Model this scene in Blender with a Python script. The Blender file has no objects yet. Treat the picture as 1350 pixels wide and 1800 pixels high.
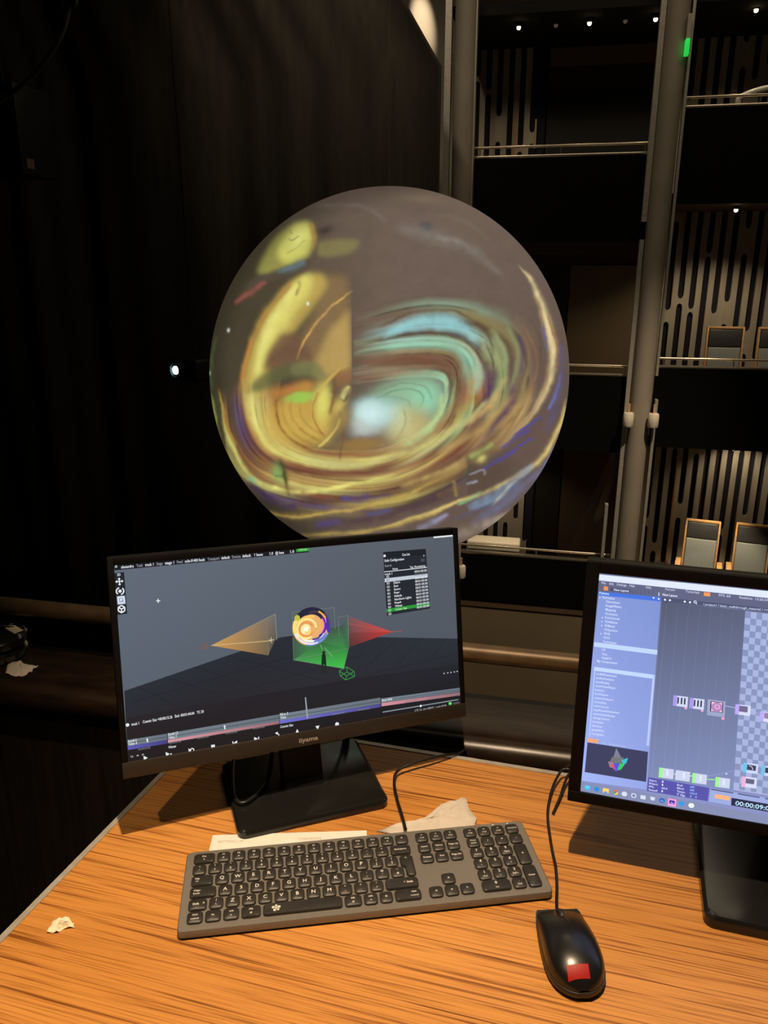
import bpy, bmesh, math, random
import numpy as np
from mathutils import Matrix, Vector

# ------------------------------------------------------------------ camera, world, light, exposure
scn = bpy.context.scene
COL = scn.collection
CAM_H, PITCH, FPX = 0.731, math.radians(17.4), 1395.0
HY = math.radians(12.5)                     # yaw of the hall against the camera heading
cd = bpy.data.cameras.new('camera'); cam = bpy.data.objects.new('camera', cd); COL.objects.link(cam)
cd.sensor_width = 36.0; cd.lens = FPX / 1800 * 36.0; cd.clip_start = 0.02; cd.clip_end = 100
cam.location = (0, 0, CAM_H); cam.rotation_euler = (math.pi / 2 - PITCH, 0, 0)
scn.camera = cam
w = bpy.data.worlds.new('world'); scn.world = w; w.use_nodes = True
w.node_tree.nodes['Background'].inputs[0].default_value = (0.30, 0.26, 0.20, 1)
w.node_tree.nodes['Background'].inputs[1].default_value = 0.004
scn.view_settings.view_transform = 'Standard'; scn.view_settings.look = 'None'
scn.view_settings.exposure = 0.0; scn.view_settings.gamma = 1.0; scn.view_settings.use_curve_mapping = False

def spot(name, loc, target, power, color, angle, blend, size):
    l = bpy.data.lights.new(name, 'SPOT'); l.energy = power; l.color = color
    l.spot_size = math.radians(angle); l.spot_blend = blend; l.shadow_soft_size = size
    o = bpy.data.objects.new(name, l); COL.objects.link(o); o.location = loc
    o.rotation_euler = (Vector(target) - Vector(loc)).to_track_quat('-Z', 'Y').to_euler()
    return o
WARM = (1.0, 0.74, 0.47)
spot('desk_downlight', (0.0, 0.50, 2.0), (-0.10, 0.42, 0), 205, WARM, 70, 1.0, 0.020)
spot('desk_downlight', (-0.85, 0.05, 2.0), (-0.36, 0.80, 0), 46, WARM, 33, 0.9, 0.020)

# hall coordinates: s along the balcony fronts, n across the hall, z up (0 = desk top)
def W(s, n, z=0.0):
    return Vector((s * math.cos(HY) + n * math.sin(HY), -s * math.sin(HY) + n * math.cos(HY), z))
l = bpy.data.lights.new('hall_fill', 'AREA'); l.shape = 'RECTANGLE'; l.size = 6; l.size_y = 3; l.energy = 85; l.color = (1.0, 0.80, 0.55)  # added unseen fill, softly lifts walls and columns
o = bpy.data.objects.new('hall_fill', l); COL.objects.link(o); o.location = W(1.0, 7.0, 6.0); o.rotation_euler = (0, 0, -HY)
spot('wall_washer', W(-2.50, 11.2, 6.1), W(-2.17, 12.2, 3.85), 1700, (1.0, 0.80, 0.56), 9.5, 1.0, 0.02)
spot('curtain_washer', W(-2.6, 5.6, 6.1), W(-2.75, 9.0, 3.4), 260, (1.0, 0.82, 0.58), 50, 1.0, 0.15)

spot('lower_wall_fill', W(2.6, 6.5, 5.9), W(0.0, 10.7, -5.0), 2300, (1.0, 0.80, 0.55), 30, 0.9, 0.1)  # added spot that brightens the wall below the lowest box

# ------------------------------------------------------------------ pixel helper (photo frame 1350x1800)
CP, SP = math.cos(PITCH), math.sin(PITCH)
def ray(x, y):
    a, b = (x - 675) / FPX, (900 - y) / FPX
    return Vector((a, CP + b * SP, -SP + b * CP))
CAM = Vector((0, 0, CAM_H))
def on_z(x, y, z=0.0):
    d = ray(x, y); return CAM + d * ((z - CAM_H) / d.z)
def on_plane(x, y, p, nrm):
    d = ray(x, y); return CAM + d * ((p - CAM).dot(nrm) / d.dot(nrm))

# ------------------------------------------------------------------ materials
def lin(c):
    return tuple(((v / 255) / 12.92 if v / 255 <= 0.04045 else ((v / 255 + 0.055) / 1.055) ** 2.4) for v in c)
def mat(name, color, rough=0.5, metal=0.0, var=0.12, scale=30.0, bump=0.0, spec=0.5, stretch=(1, 1, 1), coat=0.0, emit=None, estr=0.0):
    m = bpy.data.materials.new(name); m.use_nodes = True
    nt = m.node_tree; b = nt.nodes['Principled BSDF']
    b.inputs['Roughness'].default_value = rough; b.inputs['Metallic'].default_value = metal
    b.inputs['Specular IOR Level'].default_value = spec; b.inputs['Coat Weight'].default_value = coat
    tc = nt.nodes.new('ShaderNodeTexCoord'); mp = nt.nodes.new('ShaderNodeMapping')
    mp.inputs['Scale'].default_value = stretch
    nz = nt.nodes.new('ShaderNodeTexNoise'); nz.inputs['Scale'].default_value = scale; nz.inputs['Detail'].default_value = 4
    rp = nt.nodes.new('ShaderNodeValToRGB')
    lo = [c * (1 - var) for c in color]; hi = [min(1, c * (1 + var)) for c in color]
    rp.color_ramp.elements[0].position = 0.3; rp.color_ramp.elements[0].color = (*lo, 1)
    rp.color_ramp.elements[1].position = 0.7; rp.color_ramp.elements[1].color = (*hi, 1)
    L = nt.links.new
    L(tc.outputs['Object'], mp.inputs['Vector']); L(mp.outputs[0], nz.inputs['Vector'])
    L(nz.outputs['Fac'], rp.inputs[0]); L(rp.outputs[0], b.inputs['Base Color'])
    if bump:
        bp = nt.nodes.new('ShaderNodeBump'); bp.inputs['Strength'].default_value = bump; bp.inputs['Distance'].default_value = 0.002
        L(nz.outputs['Fac'], bp.inputs['Height']); L(bp.outputs[0], b.inputs['Normal'])
    if emit:
        b.inputs['Emission Color'].default_value = (*emit, 1); b.inputs['Emission Strength'].default_value = estr
    return m
def attr_mat(name, rough=0.35, strength=1.0, base=0.0):
    m = bpy.data.materials.new(name); m.use_nodes = True; nt = m.node_tree; b = nt.nodes['Principled BSDF']
    b.inputs['Base Color'].default_value = (base, base, base, 1); b.inputs['Roughness'].default_value = rough
    b.inputs['Specular IOR Level'].default_value = 0.15
    a = nt.nodes.new('ShaderNodeAttribute'); a.attribute_name = 'Col'
    nt.links.new(a.outputs['Color'], b.inputs['Emission Color']); b.inputs['Emission Strength'].default_value = strength
    return m
def wood_laminate():
    m = bpy.data.materials.new('desk_wood_laminate'); m.use_nodes = True; nt = m.node_tree; b = nt.nodes['Principled BSDF']; L = nt.links.new
    tc = nt.nodes.new('ShaderNodeTexCoord')
    def noise(sc, stretch, det, dist=0.0):
        mp = nt.nodes.new('ShaderNodeMapping'); mp.inputs['Scale'].default_value = stretch; L(tc.outputs['Object'], mp.inputs['Vector'])
        n = nt.nodes.new('ShaderNodeTexNoise'); n.inputs['Scale'].default_value = sc; n.inputs['Detail'].default_value = det
        n.inputs['Distortion'].default_value = dist; L(mp.outputs[0], n.inputs['Vector']); return n
    def ramp(n, stops):
        r = nt.nodes.new('ShaderNodeValToRGB'); L(n.outputs['Fac'], r.inputs[0])
        while len(r.color_ramp.elements) < len(stops): r.color_ramp.elements.new(0.5)
        for e, (p, c) in zip(r.color_ramp.elements, stops): e.position = p; e.color = (*c, 1)
        return r
    n1 = noise(1.0, (9, 620, 1), 2, 0.1); n2 = noise(1.0, (5.0, 300, 1), 2, 0.25); n3 = noise(1.0, (1.2, 9, 1), 2)
    r1 = ramp(n1, [(0.30, (0.62, 0.56, 0.50)), (0.46, (0.93, 0.92, 0.90)), (0.70, (1.06, 1.05, 1.03))])
    r2 = ramp(n2, [(0.31, (0.36, 0.27, 0.20)), (0.38, (0.66, 0.58, 0.52)), (0.45, (1, 1, 1))])
    r3 = ramp(n3, [(0.3, (0.54, 0.230, 0.050)), (0.7, (0.66, 0.300, 0.076))])
    def mul(a, c):
        x = nt.nodes.new('ShaderNodeMix'); x.data_type = 'RGBA'; x.blend_type = 'MULTIPLY'; x.inputs[0].default_value = 1
        L(a, x.inputs[6]); L(c, x.inputs[7]); return x.outputs[2]
    L(mul(mul(r3.outputs[0], r1.outputs[0]), r2.outputs[0]), b.inputs['Base Color'])
    b.inputs['Roughness'].default_value = 0.42; b.inputs['Specular IOR Level'].default_value = 0.35
    return m

M = dict(
    wood=wood_laminate(),
    edge=mat('grey_edge_strip', (0.46, 0.43, 0.38), 0.4, 0.3, scale=60),
    tableleg=mat('dark_steel', (0.03, 0.03, 0.03), 0.5, 0.5),
    carpet=mat('dark_carpet', (0.02, 0.017, 0.014), 0.95, scale=200, bump=0.6),
    hallfloor=mat('dark_hall_floor', (0.03, 0.022, 0.015), 0.6, stretch=(1, 8, 1), scale=3),
    parapet=mat('dark_stained_boarding', (0.012, 0.008, 0.0045), 0.6, var=0.6, scale=6, stretch=(14, 14, 0.6), bump=0.3),
    ledge=mat('dark_brown_ledge_leather', (0.020, 0.011, 0.006), 0.33, var=0.4, scale=14, bump=0.15, stretch=(1, 3, 3)),
    bronze=mat('satin_bronze_rail', (0.155, 0.105, 0.060), 0.42, 0.30, var=0.25, scale=25),
    rail=mat('brushed_steel_rail', (0.55, 0.48, 0.38), 0.30, 0.9),
    black=mat('black_plastic', (0.008, 0.008, 0.008), 0.5, spec=0.3),
    gloss=mat('glossy_black_plastic', (0.012, 0.012, 0.0115), 0.2, spec=0.5, var=0.05),
    bezel=mat('satin_black_bezel', (0.005, 0.005, 0.006), 0.5, spec=0.12),
    chin=mat('brushed_dark_chin', (0.034, 0.029, 0.025), 0.45, 0.2, stretch=(1, 40, 40), scale=4),
    logo=mat('pale_logo_print', (0.45, 0.42, 0.37), 0.4),
    plate=mat('grey_aluminium_plate', (0.20, 0.185, 0.165), 0.42, 0.25, scale=300, var=0.05),
    key=mat('charcoal_keycap', (0.030, 0.027, 0.025), 0.45, scale=200, var=0.1),
    legend=mat('white_key_print', (0.75, 0.72, 0.68), 0.5),
    keyfoot=mat('rubber_foot', (0.02, 0.02, 0.02), 0.9),
    mouse=mat('glossy_mouse_shell', (0.009, 0.009, 0.009), 0.30, var=0.1, spec=0.7),
    mousebase=mat('satin_mouse_base', (0.018, 0.018, 0.017), 0.42),
    groove=mat('mouse_groove', (0.002, 0.002, 0.002), 0.8),
    red=mat('red_tape', (0.40, 0.010, 0.008), 0.5, var=0.05),
    cable=mat('black_cable', (0.008, 0.008, 0.008), 0.4),
    paper=mat('white_paper', (0.80, 0.77, 0.72), 0.8, var=0.03),
    ink=mat('grey_ink', (0.45, 0.42, 0.38), 0.8),
    tissue=mat('soft_white_tissue', (0.62, 0.56, 0.49), 0.95, var=0.06, scale=90, bump=0.3),
    scrap=mat('cream_torn_paper', (0.85, 0.74, 0.55), 0.9, var=0.04),
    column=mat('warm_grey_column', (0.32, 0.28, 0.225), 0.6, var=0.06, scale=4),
    strip=mat('pale_metal_strip', (0.50, 0.47, 0.40), 0.4, 0.4),
    slat=mat('pale_grey_slat', (0.52, 0.47, 0.38), 0.65, var=0.08, scale=3, stretch=(6, 6, 0.5)),
    slatback=mat('navy_felt_backing', (0.012, 0.013, 0.025), 0.9),
    boxfront=mat('black_box_front', (0.0025, 0.0025, 0.0022), 0.8, spec=0.1),
    soffit=mat('brown_soffit', (0.12, 0.075, 0.04), 0.7),
    wall=mat('brown_hall_wall', (0.22, 0.165, 0.10), 0.7, var=0.08, scale=1.5),
    darkwall=mat('dark_brown_wall', (0.075, 0.045, 0.025), 0.7),
    door=mat('near_black_door', (0.008, 0.007, 0.007), 0.6),
    curtain=mat('black_stage_drape', (0.030, 0.025, 0.017), 0.95, var=0.25, scale=3, stretch=(4, 4, 0.4)),
    ceil=mat('dark_ceiling', (0.01, 0.01, 0.01), 0.9),
    oak=mat('pale_oak', (0.62, 0.36, 0.15), 0.45, var=0.15, stretch=(1, 1, 6), scale=6),
    seat=mat('grey_seat_cloth', (0.27, 0.30, 0.30), 0.9, scale=120),
    seatdark=mat('shaded_headrest_grey', (0.045, 0.047, 0.050), 0.5),  # darker headrest grey with its shading put into the colour
    cream=mat('cream_bench', (0.75, 0.68, 0.54), 0.5),
    white=mat('white_gloss_paint', (0.85, 0.82, 0.74), 0.3),
    lampglow=mat('lamp_lens', (0.9, 0.8, 0.6), 0.4, emit=(1.0, 0.78, 0.45), estr=6.0),
    lampdim=mat('dim_lamp_lens', (0.2, 0.16, 0.12), 0.3, emit=(1.0, 0.7, 0.4), estr=0.06),
    lamptrim=mat('lamp_trim', (0.05, 0.05, 0.05), 0.4, 0.5),
    green=mat('green_exit_glow', (0.02, 0.3, 0.06), 0.4, emit=(0.02, 0.60, 0.07), estr=0.9),
    projglow=mat('projector_lens_glow', (0.5, 0.7, 1.0), 0.2, emit=(0.50, 0.80, 1.0), estr=9.0),
    label=mat('cream_label', (0.72, 0.66, 0.52), 0.7),
    screen=attr_mat('screen_picture'),
    ball=attr_mat('projected_light_emission', rough=0.7, base=0.03),  # projected light put in as the skin's own emission
)

# ------------------------------------------------------------------ mesh helpers
def props(o, label=None, cat=None, group=None, kind=None):
    if label: o['label'] = label
    if cat: o['category'] = cat
    if group: o['group'] = group
    if kind: o['kind'] = kind
    return o
def empty(name, loc=(0, 0, 0), rz=0.0, label=None, cat=None, group=None, kind=None):
    o = bpy.data.objects.new(name, None); COL.objects.link(o); o.empty_display_size = 0.05
    o.location = loc; o.rotation_euler = (0, 0, rz)
    return props(o, label, cat, group, kind)
def mw(o):
    return Matrix.Translation(o.location) @ o.rotation_euler.to_matrix().to_4x4()
def finish(me, smooth):
    if smooth:
        me.polygons.foreach_set('use_smooth', [True] * len(me.polygons))
        me.set_sharp_from_angle(angle=math.radians(smooth))
def mesh_obj(name, verts, faces, m, parent=None, smooth=0, world=False, **kw):
    if world and parent is not None:
        iv = mw(parent).inverted(); verts = [iv @ Vector(v) for v in verts]
    me = bpy.data.meshes.new(name); me.from_pydata([tuple(v) for v in verts], [], faces); me.validate(); me.update()
    bm = bmesh.new(); bm.from_mesh(me); bmesh.ops.recalc_face_normals(bm, faces=bm.faces); bm.to_mesh(me); bm.free()
    finish(me, smooth)
    me.materials.append(M[m] if isinstance(m, str) else m)
    o = bpy.data.objects.new(name, me); COL.objects.link(o)
    if parent is not None: o.parent = parent
    return props(o, **kw)
class MB:
    def __init__(s): s.v = []; s.f = []
    def add(s, v, f):
        k = len(s.v); s.v += [Vector(x) for x in v]; s.f += [[i + k for i in q] for q in f]; return s
    def box(s, x0, x1, y0, y1, z0, z1):
        return s.add([(x0, y0, z0), (x1, y0, z0), (x1, y1, z0), (x0, y1, z0), (x0, y0, z1), (x1, y0, z1), (x1, y1, z1), (x0, y1, z1)],
                     [(0, 3, 2, 1), (4, 5, 6, 7), (0, 1, 5, 4), (1, 2, 6, 5), (2, 3, 7, 6), (3, 0, 4, 7)])
    def rbox(s, x0, x1, y0, y1, z0, z1, r, seg=3):       # box with rounded edges all over
        bm = bmesh.new(); bmesh.ops.create_cube(bm, size=1)
        for v in bm.verts:
            v.co = ((x0 + x1) / 2 + v.co.x * (x1 - x0), (y0 + y1) / 2 + v.co.y * (y1 - y0), (z0 + z1) / 2 + v.co.z * (z1 - z0))
        bmesh.ops.bevel(bm, geom=bm.edges[:], offset=r, segments=seg, affect='EDGES', profile=0.5)
        bm.verts.index_update()
        s.add([v.co.copy() for v in bm.verts], [[v.index for v in f.verts] for f in bm.faces]); bm.free(); return s
    def prism(s, poly, z0, z1, ch=0.0):                   # poly in xy; ch = small chamfer on top
        n = len(poly); cx = sum(p[0] for p in poly) / n; cy = sum(p[1] for p in poly) / n
        rings = [[(x, y, z0) for x, y in poly], [(x, y, z1 - ch) for x, y in poly]]
        if ch:
            r = []
            for x, y in poly:
                d = math.hypot(x - cx, y - cy) or 1; k = 1 - ch * 1.2 / d
                r.append((cx + (x - cx) * k, cy + (y - cy) * k, z1))
            rings.append(r)
        v = [p for r in rings for p in r]; f = [tuple(range(n))[::-1], tuple(range((len(rings) - 1) * n, len(rings) * n))]
        for a in range(len(rings) - 1):
            for i in range(n): f.append((a * n + i, a * n + (i + 1) % n, (a + 1) * n + (i + 1) % n, (a + 1) * n + i))
        return s.add(v, f)
    def tube(s, pts, r, seg=10, cap=True):
        pts = [Vector(p) for p in pts]; rs = r if isinstance(r, (list, tuple)) else [r] * len(pts)
        v = []; f = []; up = Vector((0.13, 0.31, 0.94)).normalized()
        for i, p in enumerate(pts):
            t = (pts[min(i + 1, len(pts) - 1)] - pts[max(i - 1, 0)]).normalized()
            a = t.cross(up)
            if a.length < 1e-3: a = t.cross(Vector((1, 0, 0)))
            a.normalize(); b = t.cross(a)
            v += [p + (a * math.cos(2 * math.pi * k / seg) + b * math.sin(2 * math.pi * k / seg)) * rs[i] for k in range(seg)]
        for i in range(len(pts) - 1):
            for k in range(seg): f.append((i * seg + k, i * seg + (k + 1) % seg, (i + 1) * seg + (k + 1) % seg, (i + 1) * seg + k))
        if cap: f += [tuple(range(seg))[::-1], tuple(range((len(pts) - 1) * seg, len(pts) * seg))]
        return s.add(v, f)
    def lathe(s, prof, seg=24, c=(0, 0, 0)):              # prof: (r, z)
        v = []; f = []
        for r, z in prof: v += [(c[0] + r * math.cos(2 * math.pi * k / seg), c[1] + r * math.sin(2 * math.pi * k / seg), c[2] + z) for k in range(seg)]
        n = len(prof)
        for i in range(n - 1):
            for k in range(seg): f.append((i * seg + k, i * seg + (k + 1) % seg, (i + 1) * seg + (k + 1) % seg, (i + 1) * seg + k))
        f += [tuple(range(seg))[::-1], tuple(range((n - 1) * seg, n * seg))]
        return s.add(v, f)
    def xf(s, mt): s.v = [mt @ x for x in s.v]; return s
    def build(s, name, m, parent=None, smooth=0, **kw): return mesh_obj(name, s.v, s.f, m, parent, smooth, **kw)
def rrect(x0, x1, y0, y1, r, seg=4):
    p = []
    for cx, cy, a in ((x1 - r, y0 + r, -90), (x1 - r, y1 - r, 0), (x0 + r, y1 - r, 90), (x0 + r, y0 + r, 180)):
        for k in range(seg + 1):
            t = math.radians(a + 90 * k / seg); p.append((cx + r * math.cos(t), cy + r * math.sin(t)))
    return p
def catmull(pts, n=8):
    pts = [Vector(p) for p in pts]; out = []
    for i in range(len(pts) - 1):
        p0, p1, p2, p3 = pts[max(i - 1, 0)], pts[i], pts[i + 1], pts[min(i + 2, len(pts) - 1)]
        for k in range(n):
            t = k / n
            out.append(0.5 * ((2 * p1) + (p2 - p0) * t + (2 * p0 - 5 * p1 + 4 * p2 - p3) * t * t + (3 * p1 - p0 - 3 * p2 + p3) * t ** 3))
    out.append(pts[-1]); return out
_glyphs = {}
def glyphs(txt):                                           # flat mesh of a word: verts (x, y), faces, width, height
    if txt in _glyphs: return _glyphs[txt]
    c = bpy.data.curves.new('txt', 'FONT'); c.body = txt; c.size = 1.0; c.resolution_u = 2; c.offset = 0.014
    o = bpy.data.objects.new('txt', c); COL.objects.link(o)
    dg = bpy.context.evaluated_depsgraph_get(); me = o.evaluated_get(dg).to_mesh()
    v = [(q.co.x, q.co.y) for q in me.vertices]; f = [list(p.vertices) for p in me.polygons]
    o.evaluated_get(dg).to_mesh_clear(); bpy.data.objects.remove(o); bpy.data.curves.remove(c)
    x0 = min([q[0] for q in v] or [0]); x1 = max([q[0] for q in v] or [1])
    _glyphs[txt] = ([(a - x0, b) for a, b in v], f, x1 - x0); return _glyphs[txt]
def hall_obj(mb, name, m, smooth=0, parent=None, **kw):     # mesh given in hall coordinates
    o = mb.build(name, m, parent, smooth, **kw)
    if parent is None: o.rotation_euler = (0, 0, -HY)
    return o

# ------------------------------------------------------------------ setting: our balcony
hall_obj(MB().box(-4, 3, -2.2, 1.11, -0.85, -0.75), 'floor', 'carpet', label='dark carpeted balcony floor under the wooden desk', cat='floor', kind='structure')
hall_obj(MB().box(-4, 3, 1.125, 1.23, -1.4, -0.055), 'wall_front', 'parapet', label='dark boarded balcony parapet left of the desk', cat='wall', kind='structure')
prof = [(1.256, 0.0), (1.256, -0.05), (1.112, -0.052)]      # ledge section (n, z), rounded nose towards the desk
prof += [(1.124 - 0.027 * math.cos(math.radians(a)), -0.027 + 0.027 * math.sin(math.radians(a))) for a in range(-60, 91, 15)]
k = len(prof); v = [(s, n, z) for s in (-4.0, 3.0) for n, z in prof]
f = [(i, (i + 1) % k, k + (i + 1) % k, k + i) for i in range(k)] + [tuple(range(k)), tuple(range(k, 2 * k))]
mb = MB().add(v, f); hall_obj(mb, 'trim_1', 'ledge', smooth=40, label='dark brown rounded balcony ledge behind the desk', cat='ledge', kind='structure')
h = empty('handrail', W(0, 1.222, 0), -HY, 'bronze round handrail running above the balcony ledge behind both monitors', 'handrail')
MB().tube([(-4, 0, 0.098), (3, 0, 0.098)], 0.0165, 20).build('rail_tube', 'bronze', h, 60)
for s in (-2.1, -0.42, 0.62, 2.0):
    MB().tube([(s, 0.008, 0.0), (s, 0.008, 0.084)], 0.009, 10).lathe([(0.02, 0), (0.02, 0.004)], 14, (s, 0.008, 0)).build('rail_post', 'bronze', h, 40)

# ------------------------------------------------------------------ setting: the far side of the hall
hall_obj(MB().box(-10, 6, 1.3, 12.4, -6.3, -6.2), 'floor_hall', 'hallfloor', label='dark floor of the hall far below the balcony', cat='floor', kind='structure')
hall_obj(MB().box(-10, 6, -2.2, 12.6, 6.2, 6.3), 'ceiling', 'ceil', label='dark ceiling of the hall', cat='ceiling', kind='structure')
hall_obj(MB().box(-3.2, 5.5, 12.40, 12.55, -6.2, 6.2), 'wall_back', 'darkwall', label='dark brown back wall of the boxes across the hall', cat='wall', kind='structure')
hall_obj(MB().box(-1.6, 5.5, 10.53, 10.75, -6.2, -3.97), 'wall_lower', 'wall', label='plain brown wall below the lowest box across the hall', cat='wall', kind='structure')

def box_front(s0, s1, ztop, zbot, ztube, label, rlabel):
    hall_obj(MB().box(s0, s1, 10.50, 10.62, zbot, ztop - 0.02), 'balcony_front', 'boxfront', label=label, cat='balcony front', group='black fronts of the boxes across the hall', kind='structure')
    r = empty('balcony_rail', W((s0 + s1) / 2, 10.54, ztop - 0.02), -HY, rlabel, 'railing', 'metal rails on the boxes across the hall')
    hw = (s1 - s0) / 2
    MB().rbox(-hw, hw, -0.05, 0.05, 0.0, 0.035, 0.012, 2).build('rail_cap', 'rail', r, 40)
    MB().tube([(-hw, 0, ztube - ztop + 0.02), (hw, 0, ztube - ztop + 0.02)], 0.016, 12).build('rail_bar', 'rail', r, 60)
    n = max(2, round((s1 - s0) / 0.9) + 1)
    for i in range(n):
        x = -hw + 0.08 + (2 * hw - 0.16) * i / (n - 1)
        MB().tube([(x, 0, 0.03), (x, 0, ztube - ztop + 0.012)], 0.009, 8).build('rail_post', 'rail', r, 40)
MS0, MS1, RS0, RS1 = -1.22, 0.87, 1.16, 4.6
box_front(MS0, MS1, 1.96, 0.98, 2.07, 'black front of the top middle box above the picture ball', 'steel rail on the top middle box above the picture ball')
box_front(MS0, MS1, -0.62, -1.62, -0.51, 'black front of the middle box just right of the picture ball', 'steel rail on the middle box just right of the picture ball')
box_front(MS0, MS1, -3.15, -3.86, -3.05, 'black front of the lowest middle box right of the left monitor', 'bronze-lit rail on the lowest middle box between the monitors')
box_front(RS0, RS1, 2.43, 1.40, 2.53, 'black front of the top right box under the pale curved rail', 'dark rail on the top right box beside the green exit sign')
box_front(RS0, RS1, -0.50, -1.52, -0.40, 'black front of the middle right box below the dark chairs', 'rail on the middle right box in front of the dark chairs')
box_front(RS0, RS1, -3.50, -4.40, -3.40, 'black front of the lowest right box behind the right monitor', 'rail on the lowest right box hidden behind the right monitor')
def slab(s0, s1, z0, z1, label, m='soffit'):
    hall_obj(MB().box(s0, s1, 10.62, 12.40, z0, z1), 'floor_box', m, label=label, cat='box floor', kind='structure')
slab(MS0 - 0.3, MS1 + 0.1, 0.98, 1.10, 'brown soffit slab under the top middle box')
slab(MS0 - 0.3, MS1 + 0.1, -1.62, -1.50, 'dark slab under the middle box beside the ball')
slab(MS0 - 0.3, MS1 + 0.1, -3.97, -3.86, 'slab under the lowest middle box')
slab(RS0 - 0.05, RS1, 1.40, 1.52, 'brown soffit slab under the top right box')
slab(RS0 - 0.05, RS1, -1.52, -1.40, 'dark slab under the middle right box')
slab(RS0 - 0.05, RS1, -4.10, -3.98, 'slab under the lowest right box')
slab(MS0 - 0.3, RS1, 3.50, 3.62, 'dark ceiling slab above the top boxes', 'ceil')
hall_obj(MB().box(MS0, MS1, 10.515, 10.66, -3.97, -3.86), 'trim_2', 'soffit', label='brown band under the lowest middle box front', cat='trim', kind='structure')
hall_obj(MB().box(MS0, MS1, 10.63, 10.68, 0.84, 0.98), 'trim_3', 'darkwall', label='brown band under the top middle box front', cat='trim', kind='structure')

def column(s, label, extra):
    c = empty('column', W(s, 10.42, -6.2), -HY, label, 'column', 'columns between the boxes')
    MB().lathe([(0.128, 0.0), (0.128, 12.4)], 28).build('shaft', 'column', c, 50)
    for ds, wd, z0, z1 in extra:
        MB().box(ds - wd / 2, ds + wd / 2, -0.04, 0.06, z0 + 6.2, z1 + 6.2).build('side_strip', 'strip', c)
    return c
column(-1.335, 'warm grey round column rising behind the top of the picture ball', [(-0.20, 0.075, -6.2, 6.2), (0.125, 0.02, 1.3, 6.2)])
column(1.00, 'grey round column between the middle and right boxes', [(-0.165, 0.05, -3.9, 1.0), (-0.16, 0.06, 1.2, 6.2), (0.19, 0.035, -6.2, -0.9), (0.16, 0.03, -0.6, 6.2), (-0.30, 0.04, -6.2, -2.3)])
def fixture(s, z, label):
    t = empty('column_fixture', W(s, 10.27, z), -HY, label, 'fixture', 'pale round fixtures on the columns')
    MB().lathe([(0.055, -0.09), (0.065, -0.07), (0.065, 0.07), (0.055, 0.09)], 18).build('body', 'cream', t, 40)
    MB().box(-0.02, 0.02, 0.0, 0.16, -0.02, 0.02).box(-0.012, 0.012, -0.01, 0.02, 0.09, 0.2).build('bracket', 'oak', t)
fixture(0.86, -1.14, 'pale round fixture on the left flank of the right column')
fixture(1.16, -1.14, 'pale round fixture on the right flank of the right column')
fixture(-1.18, -3.36, 'pale round fixture beside the upper right corner of the left monitor')

rng = random.Random(7)
def slat_wall(s0, s1, nn, z0, z1, label, pitch=0.155, sw=0.078):
    b = hall_obj(MB().box(s0, s1, nn, nn + 0.03, z0, z1), 'slat_wall', 'slatback', label=label, cat='slatted wall', group='slatted walls of the boxes', kind='structure')
    n = max(2, int((s1 - s0) / pitch))
    for i in range(n):
        x = s0 + i * pitch; mb = MB().box(x, x + pitch - sw, nn - 0.05, nn, z0, z1)
        z = z0 + rng.uniform(-0.6, 1.1)
        while z < z1:                                      # bridges that close the slot: rounded ends
            a, c = max(z, z0), min(z + rng.uniform(0.15, 0.5), z1)
            if c - a > 0.05:
                q = []; xa, xb = x + pitch - sw, x + pitch; xm = (xa + xb) / 2; r = sw / 2
                lo = a > z0; hi = c < z1
                q += [(xm + r * math.cos(math.radians(t)), a + (r * math.sin(math.radians(t)) * 1.6 if lo else 0)) for t in (180, 135, 90, 45, 0)] if lo else [(xa, a), (xb, a)]
                q += [(xm + r * math.cos(math.radians(t)), c - r * math.sin(math.radians(t)) * 1.6) for t in (0, 45, 90, 135, 180)] if hi else [(xb, c), (xa, c)]
                k = len(q); mb.add([(u, nn - 0.05, v) for u, v in q] + [(u, nn - 0.001, v) for u, v in q],
                                   [tuple(range(k)), tuple(range(k, 2 * k))] + [(j, (j + 1) % k, k + (j + 1) % k, k + j) for j in range(k)])
            z = c + rng.uniform(0.9, 2.3)
        mb.build('slat', 'slat', b)
slat_wall(-1.50, -0.44, 12.25, 1.10, 3.50, 'slatted wall in the top middle box above the ball')
slat_wall(-1.30, -0.30, 12.25, -3.86, -1.62, 'pale slatted wall in the lowest middle box below the ball', 0.155, 0.07)
slat_wall(1.30, 4.3, 12.25, 1.52, 3.50, 'dim slatted wall in the top right box below the exit sign')
slat_wall(1.30, 4.4, 12.25, -1.40, 1.40, 'slatted wall behind the dark chairs of the middle right box')
slat_wall(1.15, 4.6, 12.25, -3.98, -1.52, 'slatted wall behind the oak chairs of the lowest right box')
def oak_strip(s, n, z0, z1, label):
    t = empty('oak_strip', W(s, n, z0), -HY, label, 'strip', 'bare oak strips on the box walls')
    MB().rbox(-0.014, 0.014, -0.03, 0.0, 0.0, z1 - z0, 0.004, 1).build('strip_face', 'oak', t)
oak_strip(-0.84, 12.20, 1.10, 3.05, 'tall thin oak strip on the slatted wall of the top middle box')
oak_strip(-0.56, 12.20, 2.25, 2.62, 'short oak strip on the slatted wall of the top middle box')
oak_strip(1.78, 12.20, -3.98, -1.55, 'thin oak strip on the wall left of the oak chairs')
def panel(s0, s1, z0, z1, m, name, label, cat, nn=12.30):
    hall_obj(MB().box(s0, s1, nn, nn + 0.06, z0, z1), name, m, label=label, cat=cat, kind='structure')
panel(-0.42, 1.10, 3.28, 3.50, 'wall', 'trim_4', 'pale lintel over the dark opening in the top middle box', 'trim')
panel(-0.42, 1.10, 1.10, 2.95, 'door', 'door_1', 'dark opening at the back of the top middle box', 'door')
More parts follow.
